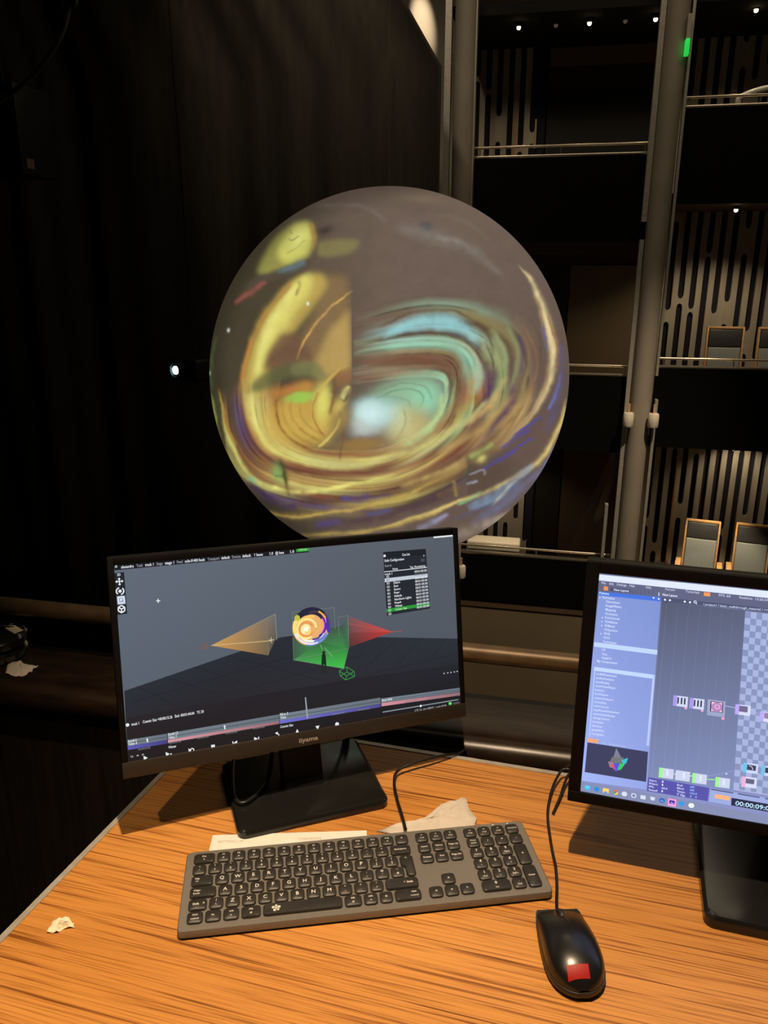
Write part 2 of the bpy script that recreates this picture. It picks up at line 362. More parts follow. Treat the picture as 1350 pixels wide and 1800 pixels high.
panel(-0.44, 0.02, -1.50, 0.66, 'door', 'door_2', 'black door in the middle box right of the ball', 'door')
panel(0.04, 1.14, -1.50, 0.70, 'wall', 'wall_panel', 'plain brown wall panel in the middle box right of the ball', 'wall')
panel(-0.30, 0.10, -3.86, -1.62, 'door', 'door_3', 'black door in the lowest middle box between the monitors', 'door')
panel(0.12, 1.10, -3.86, -1.62, 'darkwall', 'wall_recess', 'dark brown wall in the lowest middle box left of the right column', 'wall')
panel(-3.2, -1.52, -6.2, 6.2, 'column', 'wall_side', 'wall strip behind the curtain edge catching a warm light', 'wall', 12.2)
t = empty('bench', W(-0.80, 11.0, -3.86), -HY, 'cream padded bench top behind the lowest middle box rail', 'bench')
MB().rbox(-0.38, 0.38, -0.15, 0.15, 0.62, 0.76, 0.03, 3).build('bench_pad', 'cream', t, 40)
MB().box(-0.34, 0.34, -0.12, 0.12, 0.0, 0.62).build('bench_base', 'darkwall', t)

# pale curved rail in the top right box
t = empty('curved_rail', W(2.35, 11.0, 1.55), -HY, 'pale curved rail catching light at the right edge of the top right box', 'railing')
pts = catmull([(-0.52, 0, 0.96), (-0.50, 0, 1.04), (-0.25, 0, 1.12), (0.2, 0, 1.17), (0.9, 0, 1.18)])
MB().tube(pts, 0.034, 12).build('top_rail', 'white', t, 60)
MB().tube([(-0.45, 0, 0.90), (0.9, 0, 0.93)], 0.018, 10).build('lower_rail', 'white', t, 60)
for x in (-0.30, 0.3, 0.85): MB().tube([(x, 0, 0.0), (x, 0, 1.10)], 0.012, 8).build('rail_post', 'lamptrim', t, 40)

def downlight(s, n, z, label, power, glow=True, twin=False, cone=120):
    t = empty('downlight', W(s, n, z), -HY, label, 'lamp', 'small downlights in the box ceilings')
    for dx in ((-0.022, 0.022) if twin else (0,)):
        r = 0.014 if twin else 0.024
        MB().lathe([(r + 0.012, 0.03), (r + 0.012, -0.01), (r + 0.002, -0.012)], 16, (dx, 0, 0)).build('lamp_trim', 'lamptrim', t, 40)
        MB().lathe([(r, -0.011), (r * 0.98, -0.03), (r * 0.6, -0.042), (0.001, -0.046)], 16, (dx, 0, 0)).build('lamp_lens', 'lampglow' if glow else 'lampdim', t, 60)
    if power:
        q = W(s, n, z - 0.07); spot('downlight_beam', q, W(s, n + 0.28, z - 2), power, (1.0, 0.78, 0.5), cone, 0.6, 0.02)
downlight(-0.77, 11.0, 3.47, 'leftmost glowing downlight over the top middle box', 8)
downlight(0.06, 11.0, 3.47, 'glowing downlight over the centre of the top middle box', 6)
downlight(0.81, 11.0, 3.47, 'glowing downlight close to the left of the right column top', 8)
downlight(1.90, 11.0, 3.50, 'glowing downlight at the top right corner over the right box', 12)
downlight(-0.33, 11.0, 3.47, 'unlit downlight between the left and centre glowing ones', 0, False)
downlight(0.47, 11.0, 3.47, 'unlit downlight between the centre and right glowing ones', 0, False)
downlight(-0.17, 10.9, 0.95, 'tiny twin downlight under the top middle box beside the ball', 2.5, twin=True)
downlight(0.54, 10.9, 0.96, 'single glowing downlight under the top middle box beside the vent', 2.5)
downlight(1.95, 11.0, 1.37, 'glowing downlight under the top right box', 46)
downlight(2.25, 10.85, -1.55, 'downlight over the oak chairs in the lowest right box', 150, cone=62)
downlight(2.6, 11.75, -1.55, 'added downlight brightening the slatted wall of the lowest right box', 16)  # extra lamp added to lift the slats behind the chairs
downlight(-0.80, 11.3, -1.66, 'downlight over the lowest middle box behind the ball', 26)
t = empty('ceiling_vent', W(0.32, 10.75, 0.90), -HY, 'dark slatted vent beside the small lamp under the top middle box', 'vent')
MB().box(-0.17, 0.17, 0, 0.05, 0.0, 0.09).build('vent_frame', 'black', t)
for i in range(6): MB().box(-0.15 + i * 0.05, -0.12 + i * 0.05, -0.012, 0.0, 0.01, 0.08).build('vent_slat', 'soffit', t)
t = empty('exit_sign', W(1.11, 10.22, 2.90), -HY, 'glowing green exit sign seen edge on beside the right column', 'sign')
MB().rbox(-0.022, 0.022, 0.0, 0.10, 0.0, 0.16, 0.006, 2).build('sign_panel', 'green', t, 40)
MB().box(-0.02, 0.02, 0.02, 0.10, 0.16, 0.40).build('sign_bracket', 'strip', t)

# chairs in the right-hand boxes
def make_chair(label, group):
    t = empty('box_chair', (0, 0, 0), 0, label, 'chair', group)
    th = math.radians(10)
    def lean(mb): return mb.xf(Matrix.Translation((0, 0.20, 0.42)) @ Matrix.Rotation(-th, 4, 'X'))
    lean(MB().rbox(-0.205, 0.205, -0.035, 0.02, 0.53, 0.76, 0.018, 3)).build('headrest', 'seatdark', t, 40)
    lean(MB().rbox(-0.205, 0.205, -0.04, 0.02, 0.03, 0.525, 0.02, 3)).build('back_cushion', 'seat', t, 40)
    lean(MB().rbox(-0.235, 0.235, -0.03, 0.045, 0.765, 0.80, 0.01, 2)).build('top_rail', 'oak', t, 40)
    lean(MB().box(-0.22, 0.22, 0.021, 0.04, 0.0, 0.79)).build('back_shell', 'oak', t)
    for sx in (-1, 1):
        lean(MB().rbox(sx * 0.222 - 0.013, sx * 0.222 + 0.013, -0.035, 0.045, -0.02, 0.78, 0.006, 2)).build('back_post', 'oak', t, 40)
        MB().rbox(sx * 0.275 - 0.036, sx * 0.275 + 0.036, -0.30, 0.16, 0.63, 0.665, 0.008, 2).build('armrest', 'oak', t, 40)
        MB().box(sx * 0.265 - 0.018, sx * 0.265 + 0.018, -0.27, -0.22, 0.0, 0.63).build('leg', 'oak', t)
        MB().box(sx * 0.265 - 0.018, sx * 0.265 + 0.018, 0.14, 0.19, 0.0, 0.63).build('leg', 'oak', t)
    MB().rbox(-0.225, 0.225, -0.28, 0.18, 0.36, 0.46, 0.03, 3).build('seat', 'seat', t, 40)
    return t
def copy_tree(o, parent=None):
    c = o.copy(); COL.objects.link(c); c.parent = parent
    for ch in o.children: copy_tree(ch, c)
    return c
ch0 = make_chair('oak armchair with pale grey back, left one above the right monitor', 'oak chairs in the lowest right box')
def put(c, s, n, z, rz, label=None, group=None):
    c.location = W(s, n, z); c.rotation_euler = (0, 0, -HY + rz)
    if label: c['label'] = label
    if group: c['group'] = group
c1 = copy_tree(ch0); c2 = copy_tree(ch0); c3 = copy_tree(ch0)
put(ch0, 2.07, 11.2, -3.98, math.radians(-10))
put(c1, 2.74, 11.15, -3.98, math.radians(-10), 'oak armchair with pale grey back at the right picture edge')
put(c2, 2.08, 11.2, -1.40 + 0.12, math.radians(-4), 'shaded chair with shade-darkened headrest in the middle right box', 'shaded chairs in the middle right box')
put(c3, 2.72, 11.2, -1.40 + 0.12, math.radians(-4), 'shaded chair cut by the right picture edge in the middle right box', 'shaded chairs in the middle right box')
hall_obj(MB().box(1.3, 4.3, 10.85, 12.2, -1.40, -1.28), 'floor_step', 'soffit', label='raised step under the shaded chairs', cat='step', kind='structure')

# ------------------------------------------------------------------ stage curtain, hanging speaker, cable, projector
S = np.concatenate([np.linspace(-10, -1.40, 260)]); Z = [-6.2, -3, -1, 0, 1, 2, 2.66, 3.2, 3.8, 4.5, 6.19]
v = []; f = []
for z in Z:
    smax = -1.40 - max(0, z - 2.66) * 0.64
    for s in S:
        q = smax + (s + 1.40) * (10 + smax) / 8.6
        v.append((q, 9.0 + 0.022 * math.sin(s * 11.0 + 1.6 * math.sin(s * 2.1)) + 0.06 * math.sin(s * 3.1 + z * 0.12) + 0.03 * math.sin(s * 6.3 - z * 0.2), z))
n = len(S)
for i in range(len(Z) - 1):
    for j in range(n - 1): f.append((i * n + j, i * n + j + 1, (i + 1) * n + j + 1, (i + 1) * n + j))
o = hall_obj(MB().add(v, f), 'stage_curtain', 'curtain', smooth=80, label='huge black pleated stage curtain filling the left side', cat='curtain')
md = o.modifiers.new('thick', 'SOLIDIFY'); md.thickness = 0.02
t = empty('hanging_speaker', W(-4.66, 6.6, 1.44), -HY, 'dark hanging loudspeaker box at the upper left picture edge', 'speaker')
MB().rbox(-0.36, 0.17, -0.25, 0.25, 0.0, 0.70, 0.02, 2).build('cabinet', 'black', t, 40)
MB().box(-0.33, 0.14, -0.26, -0.25, 0.04, 0.66).build('grille', 'boxfront', t)
MB().rbox(0.165, 0.18, -0.2, -0.1, 0.05, 0.13, 0.004, 1).build('corner_plate', 'soffit', t)
MB().tube([(-0.1, 0, 0.70), (-0.1, 0, 4.5)], 0.015, 8).build('suspension_rod', 'black', t, 40)
t = empty('hanging_cable', W(-4.9, 6.0, 2.55), -HY, 'faint curved cable sweeping across the upper left corner', 'cable')
cpts = [mw(t).inverted() @ on_plane(x, y, W(0, 6.0), W(0, 1)) for x, y in ((-60, 205), (0, 177), (35, 152), (62, 128), (92, 90), (112, 50), (122, 0), (128, -80))]
MB().tube(catmull(cpts + [cpts[-1] + Vector((0.02, 0, 3.3 - cpts[-1].z))]), 0.02, 8).build('cable_run', mat('brown_cable', (0.09, 0.075, 0.05), 0.7), t, 60)
# projector shining back at the camera
pw = CAM + ray(316, 650) * (8.0 / ray(316, 650).dot(W(0, 1)))
t = empty('projector', pw, -HY + math.radians(-28), 'projector with a blazing blue-white lens left of the ball', 'projector')
MB().rbox(-0.26, 0.26, 0.02, 0.46, -0.12, 0.12, 0.03, 3).build('body', 'black', t, 40)
rx = Matrix.Rotation(math.pi / 2, 4, 'X')
MB().lathe([(0.10, -0.03), (0.10, 0.06), (0.075, 0.07), (0.072, 0.05)], 28).xf(rx).build('lens_barrel', 'gloss', t, 40)
MB().lathe([(0.045, 0.045), (0.042, 0.066), (0.025, 0.076), (0.001, 0.079)], 28).xf(rx).build('lens', 'projglow', t, 60)
MB().tube([(0, 0.2, 0.14), (0, 0.2, 6.2 - pw.z)], 0.010, 10).build('hanging_pole', 'black', t, 40)

# ------------------------------------------------------------------ the projection ball
bc_dir = ray(684, 667); bc_dir = bc_dir / bc_dir.length
DIST = 7.2
bc = CAM + bc_dir * DIST
r0 = ray(368, 667); r1 = ray(1000, 667)
BR = DIST * math.sin(r0.angle(r1) / 2)
BX0, BY0, BX1, BY1 = 350, 326, 1020, 1010                    # photo window the ball picture is laid out in
def ball_picture():
    H_, W_ = BY1 - BY0, BX1 - BX0
    yy, xx = np.mgrid[BY0:BY1, BX0:BX1]; X0_ = xx.ravel().astype(float); Y0_ = yy.ravel().astype(float)
    def L3(c): return np.array(lin(c))
    def vn(x, y, seed):
        g_ = np.random.RandomState(seed).rand(64, 64); i, j = np.floor(x).astype(int), np.floor(y).astype(int); fx_, fy_ = x - i, y - j
        fx_ = fx_ * fx_ * (3 - 2 * fx_); fy_ = fy_ * fy_ * (3 - 2 * fy_); G = lambda a, b: g_[(i + a) % 64, (j + b) % 64]
        return (G(0, 0) * (1 - fx_) + G(1, 0) * fx_) * (1 - fy_) + (G(0, 1) * (1 - fx_) + G(1, 1) * fx_) * fy_ - 0.5
    def n1(x, seed):
        k = np.floor(x).astype(int); fr = x - k; tab = np.random.RandomState(seed).rand(512)
        fr = fr * fr * (3 - 2 * fr); return tab[k % 512] * (1 - fr) + tab[(k + 1) % 512] * fr
    X = X0_ + 5 * vn(X0_ / 48, Y0_ / 48, 11) + 2.2 * vn(X0_ / 15, Y0_ / 15, 12) + 1.4 * vn(X0_ / 5, Y0_ / 5, 13)
    Y = Y0_ + 5 * vn(X0_ / 48, Y0_ / 48, 21) + 2.2 * vn(X0_ / 15, Y0_ / 15, 22) + 1.4 * vn(X0_ / 5, Y0_ / 5, 23)
    u = (X0_ - 684) / 316; v = (Y0_ - 667) / 326; rad = np.sqrt(u * u + v * v)
    ss = lambda a, b, x: (lambda t: t * t * (3 - 2 * t))(np.clip((x - a) / (b - a), 0, 1))
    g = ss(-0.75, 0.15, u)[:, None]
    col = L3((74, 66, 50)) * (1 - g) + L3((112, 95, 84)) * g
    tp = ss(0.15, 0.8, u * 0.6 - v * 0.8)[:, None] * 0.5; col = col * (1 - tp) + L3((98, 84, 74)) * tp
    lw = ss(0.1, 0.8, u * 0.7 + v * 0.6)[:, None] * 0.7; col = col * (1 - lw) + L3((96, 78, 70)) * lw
    def mix(a, c):
        nonlocal col
        a = np.clip(a, 0, 1)[:, None]; col = col * (1 - a) + L3(c) * a
    def blob(cx, cy, rx, ry, rot, c, a=1.0, p=2.0):
        t = math.radians(rot); dx, dy = X - cx, Y - cy
        x = (dx * math.cos(t) + dy * math.sin(t)) / rx; y = (-dx * math.sin(t) + dy * math.cos(t)) / ry
        mix(a * np.exp(-((x * x + y * y) ** (p / 2))), c)
    def stroke(pts, wd, c, a=1.0, soft=1.0, c2=None, taper=True):
        P = np.array([(q.x, q.y) for q in catmull([(x, y, 0) for x, y in pts], 6)]); n = len(P); T = np.linspace(0, 1, n)
        wid = np.interp(T, np.linspace(0, 1, len(wd)), wd) if isinstance(wd, (list, tuple)) else np.full(n, wd)
        best = np.full(len(X), 1e9); bt = np.zeros(len(X)); bw = np.ones(len(X))
        pad = wid.max() * 2.6 + 6; rows = np.arange(H_)
        for i in range(n - 1):                              # each segment only touches its own window
            ax, ay = P[i]; bx, by = P[i + 1]
            x0 = int(max(BX0, min(ax, bx) - pad)) - BX0; x1 = int(min(BX1, max(ax, bx) + pad)) - BX0 + 1; y0 = int(max(BY0, min(ay, by) - pad)) - BY0; y1 = int(min(BY1, max(ay, by) + pad)) - BY0 + 1
            if x1 <= x0 or y1 <= y0: continue
            sel = (np.arange(y0, min(y1, H_))[:, None] * W_ + np.arange(x0, min(x1, W_))[None]).ravel()
            xs, ys = X[sel], Y[sel]; dx, dy = bx - ax, by - ay; q = dx * dx + dy * dy + 1e-9
            s = np.clip(((xs - ax) * dx + (ys - ay) * dy) / q, 0, 1); d = np.hypot(xs - ax - s * dx, ys - ay - s * dy); m = d < best[sel]
            k = sel[m]; best[k] = d[m]; bt[k] = T[i] + s[m] * T[1]; bw[k] = wid[i] + (wid[i + 1] - wid[i]) * s[m]
        sel = np.where(best < 1e8)[0]
        al = a * np.exp(-(best[sel] / np.maximum(bw[sel], .4)) ** (2.0 if soft >= 1 else 4.0))
        if taper: al *= np.clip(np.minimum(bt[sel], 1 - bt[sel]) / 0.14, 0, 1) ** 0.8
        al = al * np.clip(0.82 + 0.9 * ragged[sel], 0.25, 1)
        al = al[:, None]; cc = L3(c) if c2 is None else L3(c)[None] * (1 - bt[sel][:, None]) + L3(c2)[None] * bt[sel][:, None]
        col[sel] = col[sel] * (1 - al) + cc * al
    ragged = 0.8 * vn(X0_ / 30, Y0_ / 30, 51) + 0.5 * vn(X0_ / 10, Y0_ / 10, 52)
    def masked(fn, mask):
        nonlocal col
        old = col.copy(); fn(); m_ = mask.astype(float)[:, None]; col = col * m_ + old * (1 - m_)
    def area(pts, c, a=1.0, feather=4, mask=None):
        P = [(q.x, q.y) for q in catmull([(x, y, 0) for x, y in pts + pts[:1]], 5)]; ins = np.zeros(len(X), bool)
        for (x0, y0), (x1, y1) in zip(P, P[1:]):
            if y0 == y1: continue
            ins ^= ((Y >= min(y0, y1)) & (Y < max(y0, y1)) & (X < x0 + (Y - y0) * (x1 - x0) / (y1 - y0)))
        m_ = ins.reshape(H_, W_).astype(float)
        for _ in range(2):
            for ax in (0, 1):
                cs = np.cumsum(m_, ax); m_ = (np.roll(cs, -feather, ax) - np.roll(cs, feather + 1, ax)) / (2 * feather + 1)
        m_ = np.clip(m_, 0, 1).ravel() * a
        mix(m_ if mask is None else m_ * mask, c)
    seamL = X0_ < 618.5; seamR = ~seamL
    # ---- upper left: crescent head, red dash, faint panels
    area([(562, 486), (600, 488), (617, 520), (617, 690), (575, 655), (525, 640), (532, 590), (556, 545)], (136, 110, 74), 0.85, 8, seamL)
    area([(616, 545), (617, 645), (585, 660), (556, 662), (553, 640), (576, 590)], (188, 158, 92), 0.85, 6, seamL)
    area([(566, 484), (536, 490), (500, 512), (470, 548), (446, 598), (430, 648), (426, 700), (436, 750), (458, 786), (500, 770), (478, 735), (470, 690), (478, 650), (500, 606), (532, 568), (562, 530), (578, 502)], (184, 160, 82), 0.95, 5)
    area([(550, 484), (518, 505), (486, 545), (462, 596), (448, 645), (444, 690), (462, 690), (470, 645), (490, 600), (520, 555), (548, 515)], (218, 206, 108), 0.95, 6)
    stroke([(544, 490), (512, 524), (482, 566), (462, 612), (452, 660)], [5, 9, 11, 9, 7], (230, 224, 128), 0.8)
    stroke([(520, 498), (478, 540), (448, 590), (431, 640), (424, 690)], 4.0, (192, 132, 64), 0.9); stroke([(516, 500), (470, 548), (440, 602)], 6, (150, 132, 70), 0.5)
    area([(530, 590), (500, 586), (478, 610), (466, 645), (480, 652), (520, 640), (545, 625)], (116, 88, 66), 0.9, 5)
    area([(546, 398), (554, 418), (550, 444), (540, 462), (504, 478), (468, 488), (458, 476), (476, 444), (498, 418), (522, 402)], (150, 146, 76), 0.9, 4)
    area([(544, 402), (551, 420), (546, 444), (532, 460), (504, 468), (492, 450), (506, 424), (524, 406)], (200, 198, 100), 0.95, 5); blob(526, 428, 13, 20, 20, (220, 218, 130), 0.8)
    stroke([(548, 400), (554, 425), (549, 450)], [4, 5, 3], (166, 128, 66), 0.85); stroke([(507, 428), (516, 432), (530, 423)], 1.4, (110, 96, 52), .7); stroke([(505, 452), (522, 446), (540, 430)], 1.2, (140, 130, 66), .6); stroke([(512, 412), (516, 420)], 1.6, (90, 84, 50), .6)
    area([(548, 460), (540, 482), (500, 490), (440, 512), (452, 492), (500, 476), (530, 468)], (86, 74, 62), 0.92, 3)
    stroke([(486, 482), (516, 476), (542, 464)], [3, 6, 6], (96, 116, 120), 0.9)
    stroke([(416, 536), (440, 518), (472, 497)], [2.5, 5, 3], (152, 88, 76), 0.9)
    area([(560, 432), (592, 428), (628, 430), (622, 446), (598, 456), (562, 456)], (132, 124, 78), 0.8, 4); area([(552, 462), (640, 462), (640, 482), (552, 484)], (100, 86, 72), .5, 5)
    stroke([(522, 524), (531, 508), (527, 498)], 2.6, (118, 68, 50), 0.75)
    blob(572, 413, 14, 6, -12, (58, 50, 48), 0.85); blob(745, 409, 13, 8, 4, (72, 72, 76), 0.9, 4)
    stroke([(521, 634), (534, 602), (560, 566), (590, 538), (624, 513)], [1.6, 2, 2, 2, 1], (210, 168, 92), 0.95)
    # ---- gradient mesh of the swirl: spokes from the core outwards, lanes follow the flow
    CY, CG, GR, BE, BR, DB, BS = (150, 206, 208), (150, 210, 178), (150, 174, 140), (150, 136, 108), (120, 82, 60), (92, 70, 54), (112, 96, 84)
    YE, YB, TA, OR, RB, PU, BL, OL, YG = (212, 196, 108), (226, 218, 126), (192, 158, 94), (178, 122, 66), (132, 72, 48), (90, 58, 92), (58, 44, 116), (132, 122, 80), (184, 206, 138)
    S = [
        [(556, 722, BE), (556, 700, BR), (556, 680, BE), (558, 662, BE), (560, 646, BR), (560, 628, BR), (560, 610, GR), (560, 592, OL), (560, 578, GR), (560, 562, (134, 124, 104)), (560, 540, BS), (560, 515, BS), (560, 490, BS), (560, 465, BS)],
        [(714, 700, (150, 165, 135)), (714, 680, BE), (714, 662, (140, 122, 98)), (714, 645, BR), (714, 622, (122, 80, 60)), (714, 603, BE), (714, 583, CG), (714, 562, (150, 190, 175)), (714, 549, DB), (714, 525, CY), (714, 500, (128, 126, 112)), (714, 472, (108, 90, 76)), (714, 448, (128, 142, 122)), (714, 420, BS)],
        [(862, 700, CG), (868, 680, (150, 190, 150)), (873, 662, DB), (880, 645, BR), (885, 622, (116, 80, 62)), (890, 605, OL), (896, 582, CG), (902, 562, GR), (905, 545, DB), (905, 512, CY), (905, 483, (86, 66, 52)), (905, 462, OL), (905, 435, (145, 180, 155)), (905, 405, BS)],
        [(872, 750, CG), (884, 738, YG), (895, 722, (76, 60, 60)), (908, 706, OL), (925, 690, BR), (940, 672, (140, 130, 100)), (964, 645, CG), (986, 628, (190, 190, 150)), (1003, 612, (84, 62, 52)), (1052, 592, (165, 182, 130)), (1082, 566, (88, 68, 52)), (1102, 548, OL), (1150, 520, (108, 98, 80)), (1205, 480, BS)],
        [(866, 800, CG), (878, 795, YG), (888, 785, (80, 56, 72)), (902, 780, (165, 165, 100)), (918, 770, BR), (940, 765, (148, 102, 66)), (972, 745, TA), (992, 735, OR), (1030, 735, PU), (1085, 730, (150, 166, 110)), (1112, 720, (96, 66, 84)), (1150, 715, OL), (1185, 700, (106, 84, 82)), (1215, 690, (110, 90, 88))],
        [(815, 862, YG), (835, 862, (196, 190, 118)), (850, 858, RB), (870, 862, OR), (890, 858, (148, 100, 56)), (925, 850, (194, 188, 108)), (955, 845, (160, 208, 140)), (983, 842, BR), (1008, 845, (104, 64, 66)), (1045, 835, (204, 168, 100)), (1080, 830, PU), (1115, 830, TA), (1160, 815, (206, 172, 108)), (1200, 790, (116, 92, 78))],
        [(735, 905, (206, 204, 140)), (750, 915, (190, 168, 108)), (765, 922, RB), (785, 930, RB), (802, 940, YE), (822, 950, (212, 206, 138)), (842, 962, BR), (862, 975, (196, 164, 94)), (882, 985, RB), (905, 1000, BR), (930, 1015, TA), (955, 1030, DB), (985, 1045, (82, 66, 92)), (1015, 1060, (92, 76, 68))],
        [(640, 945, (182, 160, 108)), (640, 965, (160, 118, 68)), (645, 985, YE), (650, 1000, (202, 180, 108)), (652, 1013, RB), (655, 1030, (126, 68, 46)), (660, 1046, TA), (665, 1066, YE), (670, 1086, (168, 136, 76)), (675, 1100, BR), (680, 1120, DB), (690, 1142, YE), (695, 1165, DB), (700, 1190, (84, 66, 76))],
        [(430, 945, (192, 160, 84)), (426, 960, RB), (424, 975, (202, 180, 98)), (420, 990, (216, 216, 134)), (416, 1007, YE), (415, 1022, RB), (415, 1038, (118, 68, 46)), (415, 1056, TA), (412, 1076, (186, 154, 82)), (410, 1095, YB), (410, 1111, RB), (410, 1135, (90, 64, 60)), (410, 1160, (82, 70, 112)), (410, 1190, YE)],
        [(320, 900, (190, 150, 74)), (310, 905, RB), (295, 912, YE), (275, 925, YB), (255, 940, YE), (240, 955, OR), (225, 970, (106, 58, 58)), (210, 985, (128, 86, 50)), (196, 1000, BR), (184, 1014, OR), (168, 1030, (138, 92, 50)), (150, 1045, YB), (135, 1060, (90, 58, 70)), (118, 1076, (66, 48, 58))],
        [(288, 800, OR), (278, 805, RB), (260, 805, TA), (235, 808, YE), (205, 812, YB), (180, 815, (200, 148, 72)), (162, 825, (78, 48, 80)), (146, 835, BL), (131, 840, (64, 46, 50)), (119, 845, (80, 56, 42)), (108, 850, (180, 128, 62)), (98, 855, DB), (88, 862, (80, 66, 42)), (76, 870, (200, 195, 98))],
        [(312, 690, OR), (290, 690, (190, 150, 80)), (262, 690, (150, 118, 68)), (235, 690, TA), (200, 690, YE), (172, 690, (226, 206, 108)), (156, 700, OR), (142, 705, (118, 76, 52)), (132, 715, DB), (118, 720, (74, 64, 48)), (105, 725, (72, 62, 46)), (95, 730, (118, 88, 48)), (80, 735, (66, 66, 42)), (64, 740, (80, 100, 58))],
    ]
    P = np.array([[(341 + p[0] / 1.988, 316 + p[1] / 1.988) for p in r] for r in S]); C = np.array([[lin(p[2]) for p in r] for r in S])
    nj, ni = P.shape[:2]; NT_, NK = 1500, 300
    def cr(A, t):                                           # Catmull-Rom along the flow
        i = np.minimum(t.astype(int), nj - 2); f = (t - i).reshape(-1, *([1] * (A.ndim - 1)))
        a, b, c, d = A[np.maximum(i - 1, 0)], A[i], A[i + 1], A[np.minimum(i + 2, nj - 1)]
        return 0.5 * (2 * b + (c - a) * f + (2 * a - 5 * b + 4 * c - d) * f * f + (3 * b - a - 3 * c + d) * f ** 3)
    tt = np.linspace(0, nj - 1 - 1e-6, NT_); PT = cr(P, tt); CT = np.clip(cr(C, tt), 0, 2)
    for _ in range(2):                                      # round the lanes off along the flow
        hb = 52; pad_ = np.concatenate([2 * PT[:1] - PT[hb:0:-1], PT, 2 * PT[-1:] - PT[-2:-hb - 2:-1]]); cs = np.concatenate([np.zeros_like(pad_[:1]), np.cumsum(pad_, 0)])
        PT = (cs[2 * hb + 1:] - cs[:-2 * hb - 1]) / (2 * hb + 1)
    kk = np.linspace(0, ni - 1 - 1e-6, NK); ki = kk.astype(int); kf = kk - ki; ks = kf * kf * (3 - 2 * kf)
    PP = PT[:, ki] * (1 - kf)[None, :, None] + PT[:, ki + 1] * kf[None, :, None]
    wob = 0.55 * (n1(tt * 2.3 + 5, 61)[:, None] - 0.5 + (n1(tt * 7, 62)[:, None] - 0.5) * 0.5)     # lanes wander a little
    kq = np.clip(kk[None] + wob * np.sin(kk[None] * 1.7), 0, ni - 1 - 1e-6); qi = kq.astype(int); qf = kq - qi; qf = qf * qf * (3 - 2 * qf); ti = np.arange(NT_)[:, None]
    CC = CT[ti, qi] * (1 - qf)[..., None] + CT[ti, qi + 1] * qf[..., None]
    KK, TT = np.meshgrid(kk, tt)
    str_ = (n1(KK * 1.9 + 0.5 * np.sin(TT * 1.3) + 3, 71) - .5) * .7 + (n1(KK * 4.6 + 0.8 * np.sin(TT * 0.9 + 2), 72) - .5) * .6 + (n1(KK * 11 + 1.1 * TT, 73) - .5) * .28
    str_ *= 0.35 + 0.65 * n1(TT * 2.1 + KK * 0.7, 74)
    CC = CC * np.clip(1 + 0.75 * str_, 0.35, 1.7)[..., None]; veil = (0.16 + 0.30 * n1(TT * 1.7 + KK * .4 + 30, 77))[..., None]; CC = CC * (1 - veil) + L3((128, 106, 82)) * veil
    dark = np.clip((n1(KK * 4.3 + 0.4 * np.sin(TT * 1.7 + 1) + 9, 75) - 0.78) * 6, 0, 1) * np.clip(n1(TT * 1.6 + KK * 0.33, 76) * 2 - .6, 0, 1); CC *= (1 - 0.5 * dark)[..., None]
    A_ = np.clip(KK / 0.5, 0, 1) * np.clip((ni - 1 - KK) / 1.3, 0, 1) * (0.25 + 0.75 * np.clip(TT / 0.9, 0, 1) ** 0.7) * np.clip((nj - 1 - TT) / 0.75, 0, 1)
    px_ = np.round(PP[..., 0] - BX0).astype(int); py_ = np.round(PP[..., 1] - BY0).astype(int); ok = (px_ >= 0) & (px_ < W_) & (py_ >= 0) & (py_ < H_)
    ix = (py_ * W_ + px_)[ok]; cnt = np.bincount(ix, minlength=W_ * H_).astype(float)
    chs = [np.bincount(ix, weights=q[ok], minlength=W_ * H_).reshape(H_, W_) for q in (CC[..., 0], CC[..., 1], CC[..., 2], A_)]; cnt = cnt.reshape(H_, W_)
    def bl(a):
        for ax in (0, 1): a = (np.roll(a, 1, ax) + 2 * a + np.roll(a, -1, ax)) / 4
        return a
    cb = bl(cnt); cov = cnt > 0; chs = [np.where(cov, q, bl(q)) for q in chs]; cn = np.where(cov, cnt, cb)
    M_ = (cn > 0.02); rgb = np.stack([np.where(M_, q / np.maximum(cn, 1e-6), 0) for q in chs[:3]], -1).reshape(-1, 3); al = np.where(M_, chs[3] / np.maximum(cn, 1e-6), 0).reshape(-1)
    col = col * (1 - al[:, None]) + rgb * al[:, None]
    def arcs_over():
        stroke([(672, 596), (715, 574), (768, 563), (814, 577), (842, 612)], [5, 10, 13, 11, 5], (152, 208, 210), 0.85)
        stroke([(676, 616), (730, 600), (785, 600), (824, 622), (840, 660), (832, 700)], [4, 7, 8, 8, 8, 5], (156, 200, 172), 0.7)
        stroke([(640, 604), (700, 593), (760, 586), (815, 598), (846, 632)], 2.0, (84, 72, 54), 0.75)
        stroke([(660, 580), (730, 552), (800, 550), (850, 582), (868, 630)], 2.6, (92, 72, 54), 0.7)
        stroke([(640, 648), (700, 634), (765, 638), (800, 668)], 4.0, (112, 76, 58), 0.6)
        stroke([(860, 580), (884, 620), (884, 664), (860, 710)], 5, (160, 176, 124), 0.6); stroke([(850, 600), (866, 640), (858, 690), (830, 728)], 2.6, (84, 60, 62), 0.7)
        stroke([(872, 640), (864, 686), (836, 730), (790, 764)], 3.5, (84, 54, 92), 0.6); stroke([(890, 660), (862, 712), (815, 752)], [3, 7, 4], (206, 176, 112), 0.7)
    masked(arcs_over, ss(612, 640, X0_))
    stroke([(438, 690), (442, 735), (462, 778), (500, 806), (560, 820)], [8, 9, 9, 8, 5], (228, 220, 124), 0.75)
    stroke([(520, 812), (600, 824), (690, 806), (770, 770), (824, 736)], [4, 7, 7, 7, 4], (214, 208, 130), 0.7)
